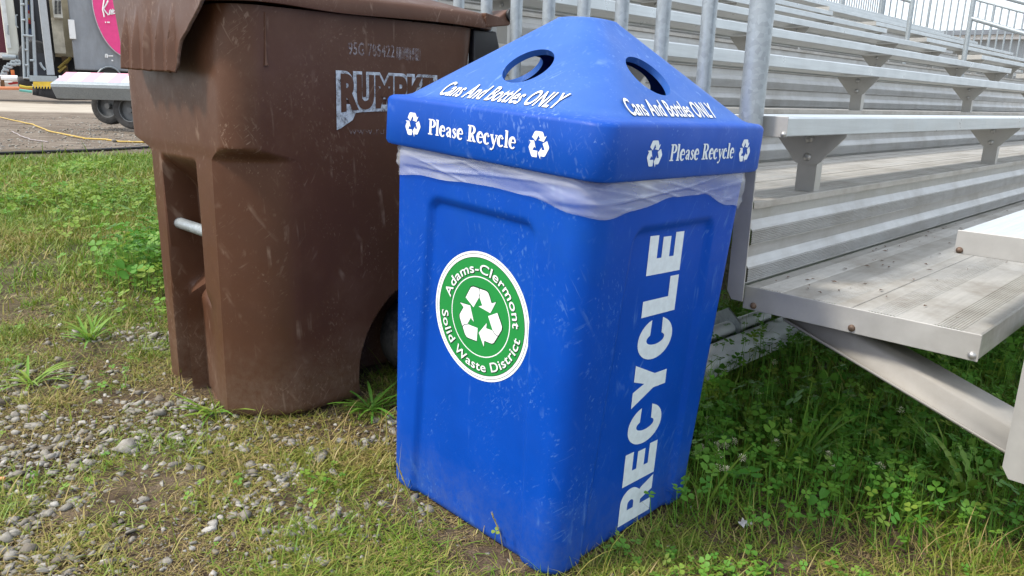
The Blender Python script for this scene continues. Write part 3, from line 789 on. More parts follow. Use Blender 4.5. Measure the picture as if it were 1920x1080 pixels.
# railings
def near_rail():
    mb = MB(); l = 1.702; zr = lambda d: ZT1+.2+RISE/RUN*(d-.9)
    mb.tube([(l, .912, zr(.912)+1.02), (l, 6.4, zr(6.4)+1.02)], .022, 14); o = mb.build('end_railing', M_GALV, BL, 60); mb = MB(); mb.tube([(l, .93, zr(.93)-.04), (l, 6.4, zr(6.4)-.04)], .016, 12); mb.build('bottom_rail', M_GALV, o, 60)
    mb = MB(); mb.tube([(l, .912, .80), (l, .912, zr(.912)+1.04)], .0285, 24); mb.build('post', M_GALV, o, 60)
    d = 1.049; i = 0
    while d < 6.4:
        mb = MB(); mb.tube([(l, d, zr(d)-.04), (l, d, zr(d)+1.02)], .0185, 14); mb.build('picket', M_GALV, o, 60); d += .1325; i += 1
near_rail()
def back_rail():
    dB = D2+RUN*(NROW-2)+.60; zb = ZT1+RISE*(NROW-1)
    mb = MB(); mb.tube([(L0, dB, zb+1.12), (L1, dB, zb+1.12)], .024, 10); o = mb.build('back_railing', M_GALV, BL, 60); mb = MB(); mb.tube([(L0, dB, zb+.06), (L1, dB, zb+.06)], .02, 8); mb.build('bottom_rail', M_GALV, o, 60)
    mb = MB(); l = L0
    while l < L1: mb.tube([(l, dB, zb+.06), (l, dB, zb+1.12)], .013, 6); l += .115
    mb.build('picket_row', M_GALV, o, 60)
    for l in (5.3, 8.9, 12.5, 15.2, L1): mb = MB(); mb.tube([(l, dB, zb-1.2), (l, dB, zb+1.14)], .055 if l == L1 else .034, 14); mb.build('post', M_GALV, o, 60)
    # far end
    zr = lambda d: ZT1+RISE/RUN*(d-.9)+.05
    mb = MB(); le = L1+.08; mb.tube([(le, .9, zr(.9)+1.15), (le, dB, zr(dB)+1.10)], .024, 10); o = mb.build('end_railing', M_GALV, BL, 60); mb = MB(); mb.tube([(le, .9, zr(.9)), (le, dB, zr(dB))], .02, 8); mb.build('bottom_rail', M_GALV, o, 60)
    d = 1.0; i = 0
    while d < dB-.05:
        mb = MB(); mb.tube([(le, d, zr(d)), (le, d, zr(d)+1.13)], .016 if i % 9 else .026, 8); mb.build('picket', M_GALV, o, 60); d += .128; i += 1
back_rail()
def aisle_rail(pts, posts):
    mb = MB(); mb.tube(pts[0], .024, 14); o = mb.build('aisle_handrail', M_GALV, BL, 60)
    for p in pts[1:]: mb = MB(); mb.tube(p, .024, 14); mb.build('rail', M_GALV, o, 60)
    for a in posts: mb = MB(); mb.tube(a, .026, 14); mb.build('post', M_GALV, o, 60)
lA = 9.7
def on_aisle(px, py):
    d = CR*((px-960)/F)-CU*((py-540)/F)+_f; ex = Vector((math.sin(PSI), math.cos(PSI), 0)); ey = Vector((-math.cos(PSI), math.sin(PSI), 0))
    t_ = lA/d.dot(ex); p = d*t_; return p.dot(ey), H+p.z
dA, zA = on_aisle(1814, 70); dB_, zB = on_aisle(1707, 30)
zA0, zA1 = on_aisle(1817, 34)[1], on_aisle(1824, -10)[1]
aisle_rail([[(lA, dA, zA0), (lA, dA-1.6, zA0-1.6*.34)], [(lA, dA, zA1+.05), (lA, dA-1.6, zA1+.05-1.6*.34)]], [[(lA, dA, zA-.95), (lA, dA, zA1+.06)]])
zB1 = on_aisle(1711, 3)[1]
aisle_rail([[(lA, dB_, zB1), (lA, dB_+1.6, zB1+1.6*.34)], [(lA, dB_, zB1+.42), (lA, dB_+1.6, zB1+.42+1.6*.34)]], [[(lA, dB_, zB-1.0), (lA, dB_, zB1+.44)]])
# leaf scraps lying on the lowest platform: one scatter
mb = MB()
for i in range(70):
    l = L0+.05+abs(rng.normal(0, 1.1)); d = .88-abs(rng.normal(0, .12)) if i % 3 else rng.uniform(.40, .88)
    a = rng.uniform(0, 6.28); s = rng.uniform(.003, .011); x, y = math.cos(a)*s, math.sin(a)*s; z = ZT1+.003
    mb.add([(l-x, d-y, z), (l+y*.35, d-x*.35, z+.003), (l+x, d+y, z+.001), (l-y*.35, d+x*.35, z+.002)], [(0, 1, 2, 3)])
lit = mb.build('leaf_litter', plain('dry_leaf', (.10, .055, .03), .7, var=.5, scale=40), None, fix=False); lit.rotation_euler = BL.rotation_euler; lit['kind'] = 'stuff'

# ------------------------------------------------------------------ far shed to the right, beyond the bleachers
def frame_at(px, py, dist):
    """point on the view ray and the sideways direction there (used to stand background things square to the view)"""
    p = at(px, py, dist); d = Vector((p.x, p.y, 0)).normalized(); return p, Vector((d.y, -d.x, 0)), d
def bgbox(mb, x0, y0, x1, y1, dist, depth, ref=None, skew=0):
    """upright box whose front spans photo columns x0..x1 and rows y0..y1 at a distance; real size follows from the distance"""
    xm = (x0+x1)/2; p0 = at(x0, y1, dist); p1 = at(x1, y1, dist); zt = at(xm, y0, dist).z; zb = at(xm, y1, dist).z
    d = Vector((p0.x+p1.x, p0.y+p1.y, 0)).normalized()
    q = [p0, p1, p1+d*depth, p0+d*depth]
    return mb.add([(v.x, v.y, zb) for v in q]+[(v.x, v.y, zt) for v in q], [(0, 1, 2, 3)[::-1], (4, 5, 6, 7), (0, 1, 5, 4), (1, 2, 6, 5), (2, 3, 7, 6), (3, 0, 4, 7)])
SH = thing('metal_shed', 'long pale metal shed far beyond the bleacher railing at upper right', 'shed', (0, 0, 0))
mb = MB(); bgbox(mb, 1752, 72, 2300, 225, 52, 14)
tw = NT('ribbed_sheet'); wv = tw.n('ShaderNodeTexWave'); wv.inputs['Scale'].default_value = 2.5; tw.l(tw.tc.outputs['Object'], wv.inputs[0]); tw.set((.30, .33, .36), .6); tw.bump(wv.outputs[0], .5, .05)
mb.build('wall', tw.m, SH)
mb = MB(); bgbox(mb, 1748, 63, 2310, 72, 51.5, 15); mb.build('gutter', plain('white_trim', (.75, .76, .78), .5), SH)
mb = MB(); bgbox(mb, 1735, 53, 2320, 62.5, 51.2, 15.6); mb.build('roof', plain('grey_roof', (.16, .18, .21), .5), SH)

# ------------------------------------------------------------------ fairground trailers far left
GREYT = thing('food_trailer', 'grey food trailer with a large pink oval sign, behind the brown cart', 'trailer')
mb = MB(); DG = 37.0
bgbox(mb, 141, -55, 420, 136, DG, 2.3); body_m = metal_mat('grey_trailer_skin', (.25, .265, .29), .5, .1, (1, 1, .3), dirt=.12, var=.2)
gb = mb.build('body', body_m, GREYT); bevel(gb, .06, 3)
def quad_disc(px, py, rx, ry, dist, n=56, arcs=(0, 360)):
    p, sx, _ = frame_at(px, py, dist); k = dist/F*1.03
    return [p+sx*(rx*k*.79*math.cos(R(arcs[0]+(arcs[1]-arcs[0])*i/n)))+Vector((0, 0, ry*k*.87*math.sin(R(arcs[0]+(arcs[1]-arcs[0])*i/n)))) for i in range(n)]
def flat(name, pts, mat, par, dist_off=0, th=.01):
    c = sum(pts, Vector())/len(pts); d = Vector((c.x, c.y, 0)).normalized(); mb = MB(); n = len(pts)
    mb.add(pts+[p+d*th for p in pts], [tuple(range(n)), tuple(range(2*n-1, n-1, -1))]+[(i, (i+1) % n, (i+1) % n+n, i+n) for i in range(n)]); return mb.build(name, mat, par)
M_PINK = plain('pink_vinyl', (.72, .045, .22), .45, var=.06); M_LPINK = plain('pale_pink_paint', (.66, .33, .42), .5, var=.06); M_WPAINT = plain('white_paint', (.78, .78, .78), .5, var=.05)
flat('oval_sign_rim', quad_disc(236, 8, 58.5, 92.5, DG-.30), plain('silver_rim', (.55, .5, .55), .4), GREYT)
flat('oval_sign', quad_disc(236, 8, 57, 90.5, DG-.33), M_PINK, GREYT)
def stroke_px(name, lines, wd, dist, mat, par):
    mb = MB()
    for ln in lines: mb.tube([at(x, y, dist) for x, y in ln], wd, 6)
    return mb.build(name, mat, par, 60)
stroke_px('lettering', [[(195, 0), (194, 8), (192.5, 18), (194, 24), (195.5, 32)], [(203, 1), (199, 9), (194, 16), (198, 22), (203, 28), (205, 27)], [(205, 27), (206, 20), (208, 18), (209, 20), (208, 27), (211, 26)], [(211, 24), (214, 19), (212, 17), (210.5, 21), (212, 26), (217, 24)],
                        [(197, 42), (199, 42)], [(201, 42), (206, 42)]], .030, DG-.38, M_WPAINT, GREYT)
stroke_px('contact_lettering', [[(198, 102), (198, 108), (201, 108), (201, 102), (198, 102)], [(203, 105), (212, 105)], [(209, 113), (212, 114)]], .03, DG-.35, M_WPAINT, GREYT)
stroke_px('wheel_arch_trim', [[(204+24.5*math.cos(a), 152-27*math.sin(a)) for a in np.linspace(0, math.pi, 20)]], .035, DG-.36, M_GALV, GREYT)
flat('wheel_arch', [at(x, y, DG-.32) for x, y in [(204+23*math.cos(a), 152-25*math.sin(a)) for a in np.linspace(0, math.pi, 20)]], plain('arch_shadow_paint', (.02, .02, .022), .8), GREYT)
mb = MB(); bgbox(mb, 141, 134, 420, 172, DG+.4, 1.5); mb.build('undercarriage', plain('dark_chassis', (.02, .02, .022), .7), GREYT)
gw = MB(); p, sx, dd = frame_at(199, 152, DG-.1); gw.tube([p-dd*.1, p+dd*.15], .36, 24); bevel(gw.build('wheel', M_TYRE, GREYT), .06)

# striped galvanised flatbed in front of the grey trailer
FB = thing('utility_trailer', 'low galvanised utility trailer with a pink and white striped deck edge, beside the brown cart', 'trailer')
p0 = at(95, 163, 15.6); p1 = at(300, 184, 14.3); dx = (p1-p0); dx.z = 0; ln = dx.length; FB.location = (p0.x, p0.y, 0); FB.rotation_euler = (0, 0, math.atan2(dx.y, dx.x))
zf = (at(95, 158, 15.6).z+at(300, 180, 14.3).z)/2+.085
mb = MB(); mb.prism([(.0, zf), (.0, zf-.055), (.10, zf-.25), (.36, zf-.25), (.38, zf+.188)], 'x', 0, ln); bevel(mb.build('deck_trough', M_GALV, FB), .006)
st = NT('striped_deck_paint'); stp = st.n('ShaderNodeSeparateXYZ'); st.l(st.tc.outputs['Object'], stp.inputs[0])
fr = st.math('FRACT', st.math('MULTIPLY', stp.outputs[0], 1/.52), 0); st.set(st.mix(st.math('GREATER_THAN', fr, .5), (.70, .30, .40), (.78, .77, .77)), .5)
mb = MB(); mb.prism([(.045, zf+.010), (.045, zf+.018), (.36, zf+.200), (.36, zf+.192)], 'x', .03, ln-.05); mb.build('striped_edge', st.m, FB)
def bgwheel(px, py, rad, dist, name_par):
    p, sx, dd = frame_at(px, py, dist); a = (dd*.55-sx*.83).normalized()      # axle direction: face turned to the right-hand gravel
    return p
lo = FB.matrix_basis.inverted() if False else None
ca, sa = math.cos(FB.rotation_euler.z), math.sin(FB.rotation_euler.z)
def to_fb(p): x, y = p.x-FB.location.x, p.y-FB.location.y; return (x*ca+y*sa, -x*sa+y*ca)
for px, py, dist in ((207, 199, 15.9), (249, 206, 15.0)):
    c = at(px, py, dist); x, y = to_fb(c); zc = c.z; rad = .325
    prof = [(.20, -.10), (.27, -.115), (.31, -.10), (.325, -.05), (.325, .05), (.31, .10), (.27, .115), (.20, .10)]
    mb = MB(); mb.loft([[(x+r*math.cos(2*math.pi*k/40), y+yy, zc+r*math.sin(2*math.pi*k/40)) for k in range(40)] for r, yy in prof]); wl = mb.build('wheel', M_TYRE, FB, 40)
    mb = MB()
    mb.loft([[(x+r*math.cos(2*math.pi*k/32), y+yy, zc+r*math.sin(2*math.pi*k/32)) for k in range(32)] for r, yy in ((.205, -.10), (.19, -.095), (.185, -.03), (.05, -.02))], False, True)
    mb.tube([(x, y-.09, zc), (x, y-.03, zc)], .05, 16); mb.build('rim', plain('dull_rim', (.13, .135, .14), .5, .4), wl, 50)
mb = MB(); bgbox(mb, 223.5, 218, 234, 231, 15.3, .2); ch = mb.build('wheel_chock', plain('blue_wood', (.035, .14, .22), .6), None); bevel(ch, .01); tag(ch, 'small blue block wedged under the utility trailer wheel', 'chock')

# skirted platform with yellow scalloped trim
SK = thing('stage_platform', 'low grey platform with yellow scalloped trim over a black skirt', 'platform')
mb = MB(); bgbox(mb, 56, 142, 108, 153, 34.6, 2); mb.build('deck', M_GALV, SK)
mb = MB(); pts = [at(x, 153, 34.4) for x in (62, 101)]+[at(101-39*i/28, 162+(5 if i % 4 in (1, 2) else 0)+i*-.05, 34.4) for i in range(29)]
flat('scalloped_trim', pts, plain('yellow_paint', (.62, .42, .04), .6), SK, th=.03)
mb = MB(); sk0 = []
for i in range(41):
    x = 61+129*i/40; off = .12*nz(i*.9, 1); sk0.append((at(x, 163, 34.7+off), at(x, 178+9.5*min(1, i/16), 34.55+off*1.3)))
mb.add([p for q in sk0 for p in q], [(2*i, 2*i+1, 2*i+3, 2*i+2) for i in range(40)]); sk = mb.build('skirt', plain('black_cloth', (.018, .018, .02), .8), SK, 180); sk.modifiers.new('t', 'SOLIDIFY').thickness = .02
mb = MB(); bgbox(mb, 150, 172, 186, 186, 34.9, .3); mb.build('under_box', plain('grey_box_paint', (.4, .4, .4), .6), SK)

# left cluster: equipment rig seen between the trailers
RIG = thing('generator_rig', 'beige machinery with a grey pillar and vented cabinet, left of the grey trailer', 'machinery')
beige = plain('beige_paint', (.42, .36, .24), .6, var=.2, scale=2); dark = plain('dark_paint', (.018, .02, .027), .5)
mb = MB(); bgbox(mb, 40, -60, 112, 158, 39.9, .5); mb.build('dark_backing', dark, RIG)
mb = MB(); bgbox(mb, 104, -40, 146, 107, 38.4, 1.2); mb.build('back_panel', beige, RIG)
mb = MB(); bgbox(mb, 88, -40, 103, 141, 36.2, .4); bevel(mb.build('pillar', metal_mat('pillar_skin', (.42, .44, .46), .5, .2, dirt=.2), RIG), .03)
mb = MB(); bgbox(mb, 101, -20, 118, 33, 36.6, .6); cab = mb.build('vent_cabinet', plain('cream_paint', (.48, .47, .42), .5), RIG)
mb = MB(); [bgbox(mb, 102.5+7*c, 1+r*2.6, 107.5+7*c, 2.4+r*2.6, 36.55, .05) for r in range(10) for c in (0, 1)]; mb.build('louvres', dark, cab)
mb = MB(); bgbox(mb, 103, 34, 124, 100, 37.2, .5); mb.build('side_panel', plain('stained_cream', (.40, .37, .30), .6, var=.3, scale=3), RIG)
mb = MB(); bgbox(mb, 131, 37, 143, 73, 36.8, .4); bevel(mb.build('white_box', M_WPAINT, RIG), .02)
for q in ((108, 100, 146, 142, 38.8, .5), (66, -40, 78, 110, 38.2, .5), (77, -40, 91, 108, 37.8, .6), (70, 100, 97, 141, 36.4, .3)): mb = MB(); bgbox(mb, *q); mb.build('dark_panel', dark, RIG)
M_BRASS = plain('brass_yellow', (.4, .3, .07), .6)
for q in ([(110, 128), (121, 118), (128, 112)], [(110, 135), (124, 124)], [(124, 118), (132, 108)]): stroke_px('yellow_bracket', [q], .06, 38.0, M_BRASS, RIG)
mb = MB(); bgbox(mb, 119, 106, 129, 140, 38.3, .3); mb.build('brown_box', plain('brown_crate', (.14, .09, .05), .7), RIG)
stroke_px('grey_lever', [[(75, 117), (79, 125), (85, 131)]], .05, 36.2, M_GALV, RIG)
SPT = MB(); p, sx, dd = frame_at(74, 106, 36.9); SPT.tube([p-dd*.1-sx*.1, p+dd*.12-sx*.1], .62, 32); spo = SPT.build('spare_tyre', M_TYRE, None, 40); bevel(spo, .08, 3); tag(spo, 'big worn black tyre standing behind the grey rails, far left', 'tyre')
GR = thing('access_gate', 'tall galvanised tube gate standing at the end of the platform, far left', 'gate')
mb = MB()
for ln_ in ([(39, -30), (46, 148)], [(48, -30), (53, 148)], [(58, -30), (66, 150)], [(62, 40), (68, 150)]): mb.tube([at(x, y, 35.4) for x, y in ln_], .05, 8); mb.build('upright', M_GALV, GR, 60); mb = MB()
mb = MB()
for ln_ in ([(39, 9), (46, 8)], [(41, 38), (47, 37)], [(43, 66), (62, 68)], [(46, 93), (52, 94)], [(47, 122), (53, 122)], [(56, 113), (64, 113)], [(44, 146), (68, 148)]): mb.tube([at(x, y, 35.3) for x, y in ln_], .04, 8); mb.build('cross_bar', M_GALV, GR, 60); mb = MB()
SB = thing('poster_board', 'bright coloured game board in yellow, blue and red behind the tube gate', 'board')
for i, (y0, y1, c) in enumerate(((-30, 3, (.5, .08, .05)), (3, 9, (.55, .38, .05)), (9, 20, (.06, .09, .35)), (20, 26, (.5, .05, .05)), (26, 34, (.6, .58, .55)), (34, 37, (.55, .38, .05)), (37, 45, (.5, .04, .05)), (45, 54, (.02, .02, .03)), (54, 70, (.10, .14, .26)), (70, 84, (.5, .5, .55)), (84, 110, (.05, .06, .12)))):
    mb = MB(); bgbox(mb, 53, y0, 68, y1, 38.6, .2); mb.build('panel', plain('board_paint', c, .6, var=.35, scale=7), SB)
WT = thing('white_trailer', 'white box trailer end with metal door handle, beside the maroon trailer', 'trailer')
mb = MB(); bgbox(mb, 13, -60, 38, 103, 37.5, 4); wb = mb.build('body', plain('cream_white_skin', (.62, .62, .56), .5, var=.06, scale=1), WT); bevel(wb, .05)
mb = MB(); bgbox(mb, 13, -60, 21, 90, 37.35, .1); mb.build('corner_post', plain('grey_white_skin', (.58, .60, .60), .5), WT)
stroke_px('door_handle', [[(33, 28), (29.5, 29), (30.5, 48), (34, 52)]], .03, 37.3, M_GALV, WT)
stroke_px('grab_handle', [[(16, 47), (14, 48), (15, 63), (17, 65)]], .03, 37.2, M_GALV, WT)
mb = MB(); bgbox(mb, 7, 103, 46, 111, 37.1, .3); mb.build('bumper', M_GALV, WT, 40); mb = MB(); p, sx, dd = frame_at(10, 107, 37); mb.tube([p-sx*.1, p+sx*.35], .11, 12); mb.build('pipe', M_GALV, WT, 40)
MT = thing('maroon_trailer', 'dark maroon trailer with a white lower rail at the left picture edge', 'trailer')
mb = MB(); bgbox(mb, -260, -60, 14, 93, 39.5, 2.5); mb.build('body', plain('maroon_skin', (.105, .012, .028), .45, var=.08, scale=1), MT)
mb = MB(); bgbox(mb, -260, 93, 16, 103, 39.3, 2.5); mb.build('rail', M_WPAINT, MT)
mb = MB(); bgbox(mb, -260, 103.5, 40, 146, 41, .5); mb.build('undercarriage', dark, MT)
# folding steps, jack and hoses
ST = thing('folding_steps', 'silver zigzag folding steps under the white trailer, far left', 'steps')
mb = MB()
for i, (x, y) in enumerate(((2, 141), (5, 134), (8, 127), (14, 122), (21, 117), (29, 116))):
    for q in ((0, 0), (8, 1)): mb.tube([at(x+q[0], y+5, 36.5), at(x+q[0], y-2, 36.5)], .05, 6)
    mb.tube([at(x-1, y-2, 36.5), at(x+9, y-1, 36.5)], .055, 6); mb.tube([at(x-1, y+4, 36.4), at(x+9, y+5, 36.4)], .055, 6)
mb.build('frame', M_GALV, ST, 50)
mb = MB(); bgbox(mb, 2, 143, 10, 166, 35.8, .2); o = mb.build('rusty_block', plain('rusty_brown', (.12, .06, .025), .8, var=.4), None); tag(o, 'short rusty brown jack post at the left picture edge', 'jack')
mb = MB(); bgbox(mb, 21, 131, 28, 142, 36.2, .3); o = mb.build('orange_box', plain('orange_plastic', (.55, .16, .04), .6), None); tag(o, 'little orange box under the silver folding steps', 'box')
flat('red_jack', [at(x, y, 36.0) for x, y in ((24, 139), (29, 141), (37, 155), (34, 157), (18, 159), (14, 156), (26, 153))], plain('red_paint', (.45, .02, .02), .5), None, th=.25); tag(bpy.data.objects['red_jack'], 'red jack stand beside the orange box, far left', 'jack')
mb = MB(); p, sx, dd = frame_at(16, 147, 35.9); mb.tube([p-sx*.25, p+sx*.3], .12, 14); o = mb.build('tank', M_WPAINT, None, 50); tag(o, 'small white gas bottle lying beside the red jack stand', 'bottle')
mb = MB(); p, sx, dd = frame_at(45, 154, 35.6); mb.tube([p-sx*.2, p+sx*.25], .2, 18); o = mb.build('jack_wheel', M_TYRE, None, 40); bevel(o, .05); tag(o, 'small black jockey wheel under the tube gate', 'wheel')

def gpoint(px, py):
    z = 0
    d = CR*((px-960)/F)-CU*((py-540)/F)+_f
    for _ in range(25):
        q = Vector((0, 0, H))+d*((z-H)/d.z); z = float(gz(q.x, q.y))
    return q
def cord(name, pts, r, mat, label, cat):
    ps = [gpoint(*q)+Vector((0, 0, r*.9)) for q in pts]; out = []
    for a, b in zip(ps, ps[1:]): out += [a.lerp(b, k/6)+Vector((nz(a.x*3+k, a.y), nz(k, b.x*3), 0))*.04 for k in range(6)]
    out.append(ps[-1]); mb = MB(); mb.tube(out, r, 8); return tag(mb.build(name, mat, None, 60), label, cat)
cord('extension_cord', [(-40, 204), (0, 221), (60, 234), (90, 246), (130, 255), (160, 261), (200, 263), (225, 267), (270, 268), (330, 266)], .012, plain('yellow_rubber', (.46, .31, .05), .5), 'yellow extension cord snaking across the gravel on the left', 'cord')
cord('cable', [(-30, 291), (60, 288), (120, 286), (180, 284), (250, 280), (300, 277)], .018, plain('black_rubber', (.015, .015, .017), .6), 'black cable along the edge of the grass on the left', 'cable')
cord('wire', [(24, 247), (40, 256), (60, 263), (90, 267)], .008, plain('grey_wire', (.30, .26, .26), .6), 'thin grey wire lying on the gravel behind the yellow cord', 'wire')
mb = MB(); mb.tube([at(-20, 165, 35), at(20, 165.5, 35), at(62, 166, 35)], .06, 8); o = mb.build('hose', plain('orange_hose', (.55, .20, .09), .6), None, 60); tag(o, 'orange hose on the ground at the far left', 'hose')
mb = MB(); mb.tube([at(36, 161, 34.9), at(50, 164, 34.9), at(62, 164, 34.9)], .05, 8); o = mb.build('hose', plain('yellow_hose', (.55, .42, .05), .6), None, 60); tag(o, 'short yellow hose next to the orange hose, far left', 'hose')
mb = MB(); mb.tube([at(36, 169, 34.3), at(60, 172, 34.3)], .05, 8); o = mb.build('hose', plain('teal_hose', (.12, .36, .32), .6), None, 60); tag(o, 'teal hose lying in front of the black skirt, far left', 'hose')

# ------------------------------------------------------------------ ground cover
def mesh_np(name, v, f, mat, rnd=None, smooth=False):
    """v (n,3) float, f (m,k) int with k equal for all faces; rnd per-vertex value for the 'rnd' attribute"""
    me = bpy.data.meshes.new(name); n, m, k = len(v), len(f), f.shape[1]
    me.vertices.add(n); me.vertices.foreach_set('co', v.astype(np.float32).ravel())
    me.loops.add(m*k); me.loops.foreach_set('vertex_index', f.astype(np.int32).ravel())
    me.polygons.add(m); me.polygons.foreach_set('loop_start', np.arange(0, m*k, k, dtype=np.int32)); me.polygons.foreach_set('loop_total', np.full(m, k, dtype=np.int32))
    if rnd is not None:
        a = me.attributes.new('rnd', 'FLOAT', 'POINT'); a.data.foreach_set('value', rnd.astype(np.float32))
    me.update(calc_edges=True)
    if smooth: me.polygons.foreach_set('use_smooth', np.ones(m, dtype=bool))
    o = bpy.data.objects.new(name, me); COL.objects.link(o); me.materials.append(mat); return o

_grid = rng.random((8, 256, 256))
def vnoise(x, y, s, k=0):
    """cheap value noise on arrays, 0..1"""
    x = x*s+100; y = y*s+100; i, j = np.floor(x).astype(int), np.floor(y).astype(int); a, b = x-i, y-j; a = a*a*(3-2*a); b = b*b*(3-2*b)
    g = _grid[k]; q = lambda p, r: g[p % 256, r % 256]
    return (q(i, j)*(1-a)+q(i+1, j)*a)*(1-b)+(q(i, j+1)*(1-a)+q(i+1, j+1)*a)*b
def fbm(x, y, s, k=0): return .5*vnoise(x, y, s, k)+.3*vnoise(x, y, s*2.3, (k+1) % 8)+.2*vnoise(x, y, s*5.1, (k+2) % 8)
def sm(a, b, x): t = np.clip((x-a)/(b-a), 0, 1); return t*t*(3-2*t)

def bin_mask(x, y, grow=0.0):
    """True where the two bins stand"""
    a = .8229; dx, dy = x-.084, y-1.729; u, v = dx*math.cos(a)+dy*math.sin(a), -dx*math.sin(a)+dy*math.cos(a)
    m = (np.abs(u) < B0-.005+grow) & (np.abs(v) < B0-.005+grow)
    dx, dy = x-CART.location.x, y-CART.location.y; u, v = dx*math.cos(BLANG)+dy*math.sin(BLANG), -dx*math.sin(BLANG)+dy*math.cos(BLANG)
    return m | ((u > .01-grow) & (u < .42) & (np.abs(v-CC) < .2+.5*np.clip(u, 0, .22)-.01+grow)) | ((u >= .42) & (u < .7) & (np.abs(v-CC) < .16))

def lush(x, y):
    """0 bare/dry .. 1 thick green"""
    right = sm(.18, .45, x-.25*(1.9-y)*0)*sm(1.50, 1.78, y+.10*(x-.6))            # shaded strip beside the bleachers
    back = sm(2.35, 3.4, y+.25*x+.25)*sm(.2, -.5, x)                                 # meadow behind on the left
    return np.maximum(right, back)
GRAVEL = [(-.98, 1.31, .20), (-.62, 1.52, .16), (-.48, 1.50, .14), (-.80, 1.62, .20), (-1.15, 1.72, .22), (-.95, 2.02, .22), (-.82, 2.12, .13), (-1.05, 2.35, .18), (-.38, 1.55, .10), (-.72, 1.40, .16),
          (-.60, 1.72, .20), (-1.02, 1.45, .16), (-.28, 1.62, .10), (-.35, 1.86, .10), (-1.4, 2.0, .22), (-.88, 1.82, .20), (-1.3, 2.5, .18), (-1.5, 2.9, .15), (-.25, 2.0, .10), (-.85, 1.24, .14)]
def gravel_d(x, y):
    g = np.zeros_like(x)
    for a, b, r in GRAVEL: g = np.maximum(g, np.exp(-((x-a)**2+(y-b)**2)/(r*r)))
    return g

def blades(n, xr, yr, keep, hgt, wid, tint, lay=.5, seed=0, nseg=3):
    r = np.random.default_rng(seed)
    x = r.uniform(*xr, n); y = r.uniform(*yr, n); k = r.random(n) < keep(x, y); x, y = x[k], y[k]; k = ~bin_mask(x, y); x, y = x[k], y[k]; n = len(x)
    h = hgt(x, y)*np.exp(r.normal(0, .38, n)); wd = wid*np.exp(r.normal(0, .3, n)); az = r.uniform(0, 2*np.pi, n); tw = az+np.pi/2+r.normal(0, .4, n)
    lean = np.clip(r.normal(lay, .3, n), .03, 1.45); curl = np.abs(r.normal(.55, .45, n))
    z = gz(x, y)-.008
    pts = []; px, py, pz = x.copy(), y.copy(), z.copy(); ang = lean.copy()
    for s in range(nseg+1):
        wk = wd*(1 if s == 0 else (1-(s/nseg)**1.6))*.5; cx, cy = np.cos(tw)*wk, np.sin(tw)*wk
        pts.append(np.stack([px-cx, py-cy, pz], 1)); pts.append(np.stack([px+cx, py+cy, pz], 1))
        st_ = h/nseg; px = px+np.cos(az)*np.sin(ang)*st_; py = py+np.sin(az)*np.sin(ang)*st_; pz = np.maximum(pz+np.cos(ang)*st_, z+.006); ang = np.minimum(ang+curl/nseg*1.4, 1.9)
    m = 2*(nseg+1); v = np.stack(pts, 1).reshape(-1, 3); b = (np.arange(n)*m)[:, None, None]
    f = np.array([[2*s, 2*s+1, 2*s+3, 2*s+2] for s in range(nseg)])[None]+b
    t_ = np.clip(tint(x, y)+r.normal(0, .17, n), 0, 1); return v, f.reshape(-1, 4), np.repeat(t_, m)
def join(parts):
    v = []; f = []; t_ = []; o = 0
    for a, b, c in parts: v.append(a); f.append(b+o); t_.append(c); o += len(a)
    return np.concatenate(v), np.concatenate(f), np.concatenate(t_)

lawn = []
# thin trampled turf over the near ground: short, tangled, half dry
lawn.append(blades(330000, (-1.9, 1.7), (1.1, 3.0), lambda x, y: np.clip(.12+2.4*(fbm(x, y, 4.5, 1)-.43), .04, 1)*(1-.75*np.exp(-((x-.62)**2/.12+(y-1.60)**2/.012)))*(1-.85*gravel_d(x, y)*sm(.40, .58, fbm(x, y, 9, 3)))*(1-.75*lush(x, y)),
            lambda x, y: .024+.026*fbm(x, y, 5, 2), .0029, lambda x, y: .02+.74*fbm(x, y, 3.2, 4), 1.05, 11))
# flat dead straw / thatch
lawn.append(blades(260000, (-1.9, 1.7), (1.1, 3.2), lambda x, y: np.clip(.35+1.6*(fbm(x, y, 3.7, 5)-.42), .05, 1)*(1-.25*gravel_d(x, y))*(1-.75*lush(x, y)), lambda x, y: .030+0*x, .0016, lambda x, y: .0+.22*fbm(x, y, 6, 3), 1.45, 12, 2))
# taller single stems and seed heads
lawn.append(blades(1500, (-1.8, 1.5), (1.15, 2.6), lambda x, y: .5+0*x, lambda x, y: .080+0*x, .0024, lambda x, y: .12+.35*fbm(x, y, 3, 2), .45, 13, 4))
lawn.append(blades(5000, (.0, 1.5), (1.2, 1.62), lambda x, y: np.clip(2*(fbm(x, y, 6, 2)-.4), 0, 1), lambda x, y: .06+0*x, .0026, lambda x, y: .15+.3*fbm(x, y, 3, 2), .5, 18, 4))
# shaded thick grass right of the blue bin
lawn.append(blades(70000, (.2, 3.6), (1.45, 3.6), lambda x, y: lush(x, y)*np.clip(.25+1.3*(fbm(x, y, 4, 6)-.25), .1, 1), lambda x, y: .055+.06*fbm(x, y, 3, 2), .0040, lambda x, y: .58+.35*fbm(x, y, 4, 1), .65, 14, 4))
lawn.append(blades(30000, (1.5, 9), (2.0, 9), lambda x, y: .8+0*x, lambda x, y: .10+0*x, .007, lambda x, y: .75+0*x, .5, 15, 3))
